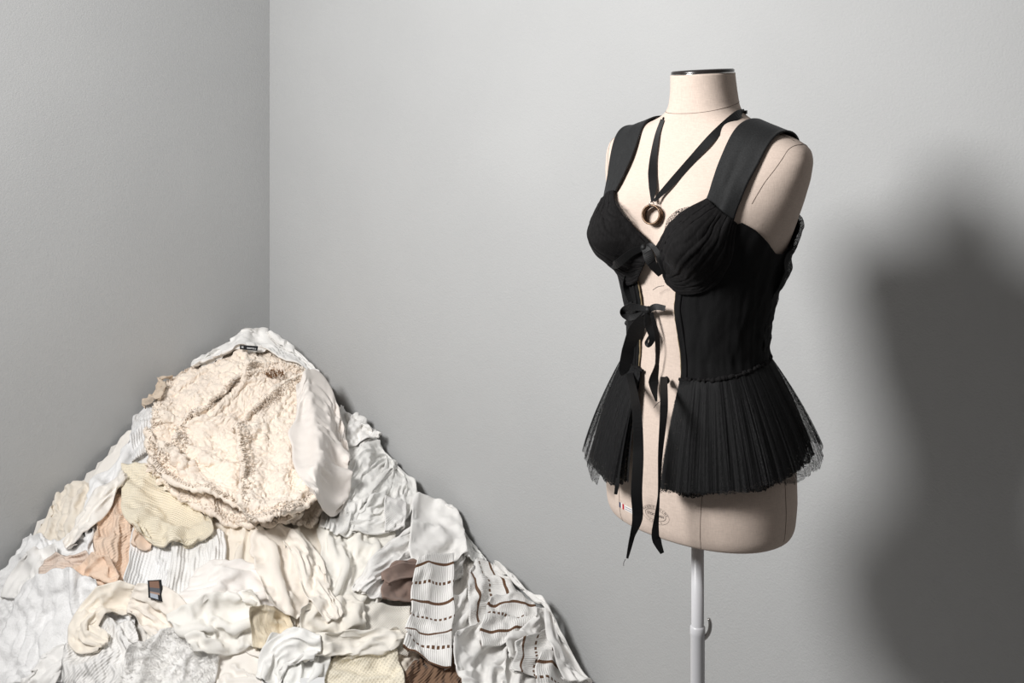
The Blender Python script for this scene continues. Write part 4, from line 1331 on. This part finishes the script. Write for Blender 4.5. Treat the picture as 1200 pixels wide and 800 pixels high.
def fleece(name, ctrl, X, duv, cnt, seed):
    o = cloth_obj(name, X, duv, FLM, jk, thick=.010, up=6, hemr=.007, relief=FREL)
    tufts('fleece_pile', X, duv, FLM, jk, 2600, .010, .0016, seed, lean=.6, edge=1.0)
    return o
fleece('fleece_back', FCT, X, duv, 22000, 5)
for nm, ct, sd, cnt in (('fleece_front', [(262, 468), (312, 444), (372, 444), (215, 516), (290, 520), (372, 520), (168, 546), (262, 600), (345, 612)], 71, 16000),
                        ('fleece_sleeve', [(285, 502), (318, 470), (352, 452), (278, 542), (328, 530), (366, 530), (285, 606), (330, 626), (374, 604)], 72, 12000)):
    X, duv = sim(ct, ku=1.05, kv=1.05, seed=sd, bend=.6, thick=.014, lift=.010, lam=.12, skew=.5, rnd=.15, loft=.045, rim=.024)
    fleece(nm, ct, X, duv, cnt, sd)
part('lining', [(336, 448), (392, 462), (418, 545), (350, 520), (385, 530), (414, 560), (366, 590), (382, 606), (398, 596)], (0.892, 0.836, 0.784), 'plain', jk, thick=.003, ku=1.05, kv=1.05, seed=62, bend=.6)
part('collar_facing', [(222, 422), (300, 397), (362, 410), (230, 425), (306, 403), (374, 430), (240, 429), (312, 410), (370, 437)], WHITE, 'plain', jk, thick=.003, ku=1.06, kv=1.06, seed=63, bend=.6)
garment('beige_strap', 'beige folded strap peeking out at the upper left of the jacket', 'strap',
        [(168, 456), (196, 448), (198, 472), (170, 480)], (.70, .58, .46), ku=1.3, kv=1.3, seed=46)
# black neck label
def heap_pt(px, py, off):
    q = px_on_heap(px, py); q = q.copy(); q[2] += off
    return to_xyz(q)
BLK = simple_mat('black_woven_label', (.008, .008, .009), .7)
GRY = simple_mat('grey_label_print', (.42, .42, .42), .8)
def plane_pts(center, pxs, off):
    """flat piece resting on the cloth at a pixel, its plane between the slope and the viewer"""
    q = to_xyz(px_on_heap(*center)); tc = np.array([0, 0, CAM_H]) - q; tc /= np.linalg.norm(tc)
    N = DV * .5 + tc * .7; N /= np.linalg.norm(N)
    c0 = q + N * off
    out = []
    for p in pxs:
        d = px_dir(*p); o_ = np.array([0, 0, CAM_H])
        out.append(o_ + d * (((c0 - o_) @ N) / (d @ N)))
    return out, N
(tl_, tr_, br_, bl_), LN = plane_pts((291, 408), [(281, 404), (302.5, 405.5), (301.5, 411), (281, 409)], .012)
tl_, tr_, br_, bl_ = [p - anchor for p in (tl_, tr_, br_, bl_)]
def quad_obj(name, q, mat, parent, th=.0012):
    o = mesh_obj(name, np.array(q), [(0, 1, 2, 3)], mat, parent, smooth=False); solidify(o, th, 0); return o
lb = quad_obj('neck_label', [tl_, tr_, br_, bl_], BLK, jk); lb['label'] = 'black woven neck label'
toc = to_xyz(np.array([0, 0, 1.])) - to_xyz(np.zeros(3))
def lerp2(s, t): return (tl_ * (1 - s) + tr_ * s) * (1 - t) + (bl_ * (1 - s) + br_ * s) * t + LN * .0012
for a0, a1, b0, b1 in ((.09, .21, .28, .72), (.40, .62, .45, .75), (.64, .70, .40, .72), (.73, .80, .45, .78), (.84, .90, .5, .8)):
    quad_obj('label_print', [lerp2(a0, b0), lerp2(a1, b0), lerp2(a1, b1), lerp2(a0, b1)], GRY, lb, .0004)
# dark brown tufts near the collar: shade of a fleece hollow, put into the colour
BRN = simple_mat('shaded_pile', (.20, .10, .045), .9, vary=.35, vscale=300)
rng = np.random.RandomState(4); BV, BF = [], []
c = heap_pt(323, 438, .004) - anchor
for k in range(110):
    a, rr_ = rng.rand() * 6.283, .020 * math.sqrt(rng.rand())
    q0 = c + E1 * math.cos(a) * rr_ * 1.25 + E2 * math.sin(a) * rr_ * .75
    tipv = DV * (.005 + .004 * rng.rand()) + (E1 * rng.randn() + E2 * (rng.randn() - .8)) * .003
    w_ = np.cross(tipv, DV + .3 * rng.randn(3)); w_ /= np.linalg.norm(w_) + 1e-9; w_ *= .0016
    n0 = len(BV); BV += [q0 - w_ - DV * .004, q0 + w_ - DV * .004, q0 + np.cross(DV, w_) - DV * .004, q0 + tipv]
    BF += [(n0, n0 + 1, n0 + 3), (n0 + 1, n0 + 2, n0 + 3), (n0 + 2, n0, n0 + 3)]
bp = mesh_obj('hollow_shade', np.array(BV), BF, BRN, jk); bp['kind'] = 'stuff'; bp['label'] = 'brown tufts coloured as the shade in a fleece hollow'

# mohair halo
tufts('fuzz', MOX, MOD, CM(WHITE, 'plain'), mohair, 1600, .014, .0004, 91, lean=.9)
# small dark photo card half hidden between the white knits
q, CN = plane_pts((182, 692), [(173, 680), (189, 679), (193, 706), (174, 700)], .010)
oc_ = np.mean(q, 0)
cd = tag(empty('photo_card', oc_), 'small dark-edged photo card half hidden among white knits', 'card')
quad_obj('card_edge', [p - oc_ for p in q], BLK, cd, .002)
def qi(s, t, lift=.0016): 
    p = (q[0] * (1 - s) + q[1] * s) * (1 - t) + (q[3] * (1 - s) + q[2] * s) * t - oc_
    return p + CN * lift
for (s0, s1, t0, t1, cc) in ((.12, .80, .06, .40, (.20, .10, .06)), (.12, .80, .40, .62, (.07, .075, .09)), (.12, .75, .62, .72, (.33, .22, .17)), (.12, .62, .72, .95, (.38, .42, .48))):
    quad_obj('card_print', [qi(s0, t0), qi(s1, t0), qi(s1, t1), qi(s0, t1)], simple_mat('card_ink', cc, .5), cd, .0004)
# white card at the bottom edge
q2 = [heap_pt(352, 796, .006), heap_pt(380, 795, .006), heap_pt(381, 806, .006), heap_pt(352, 808, .006)]
o2 = np.mean(q2, 0)
pc = mesh_obj('paper_tag', np.array(q2) - 0, [(0, 1, 2, 3)], simple_mat('white_paper', (0.840, 0.840, 0.840), .6), None, smooth=False, origin=o2)
solidify(pc, .001, 0); tag(pc, 'white paper tag at the bottom edge in front of the rolled t-shirt', 'tag')
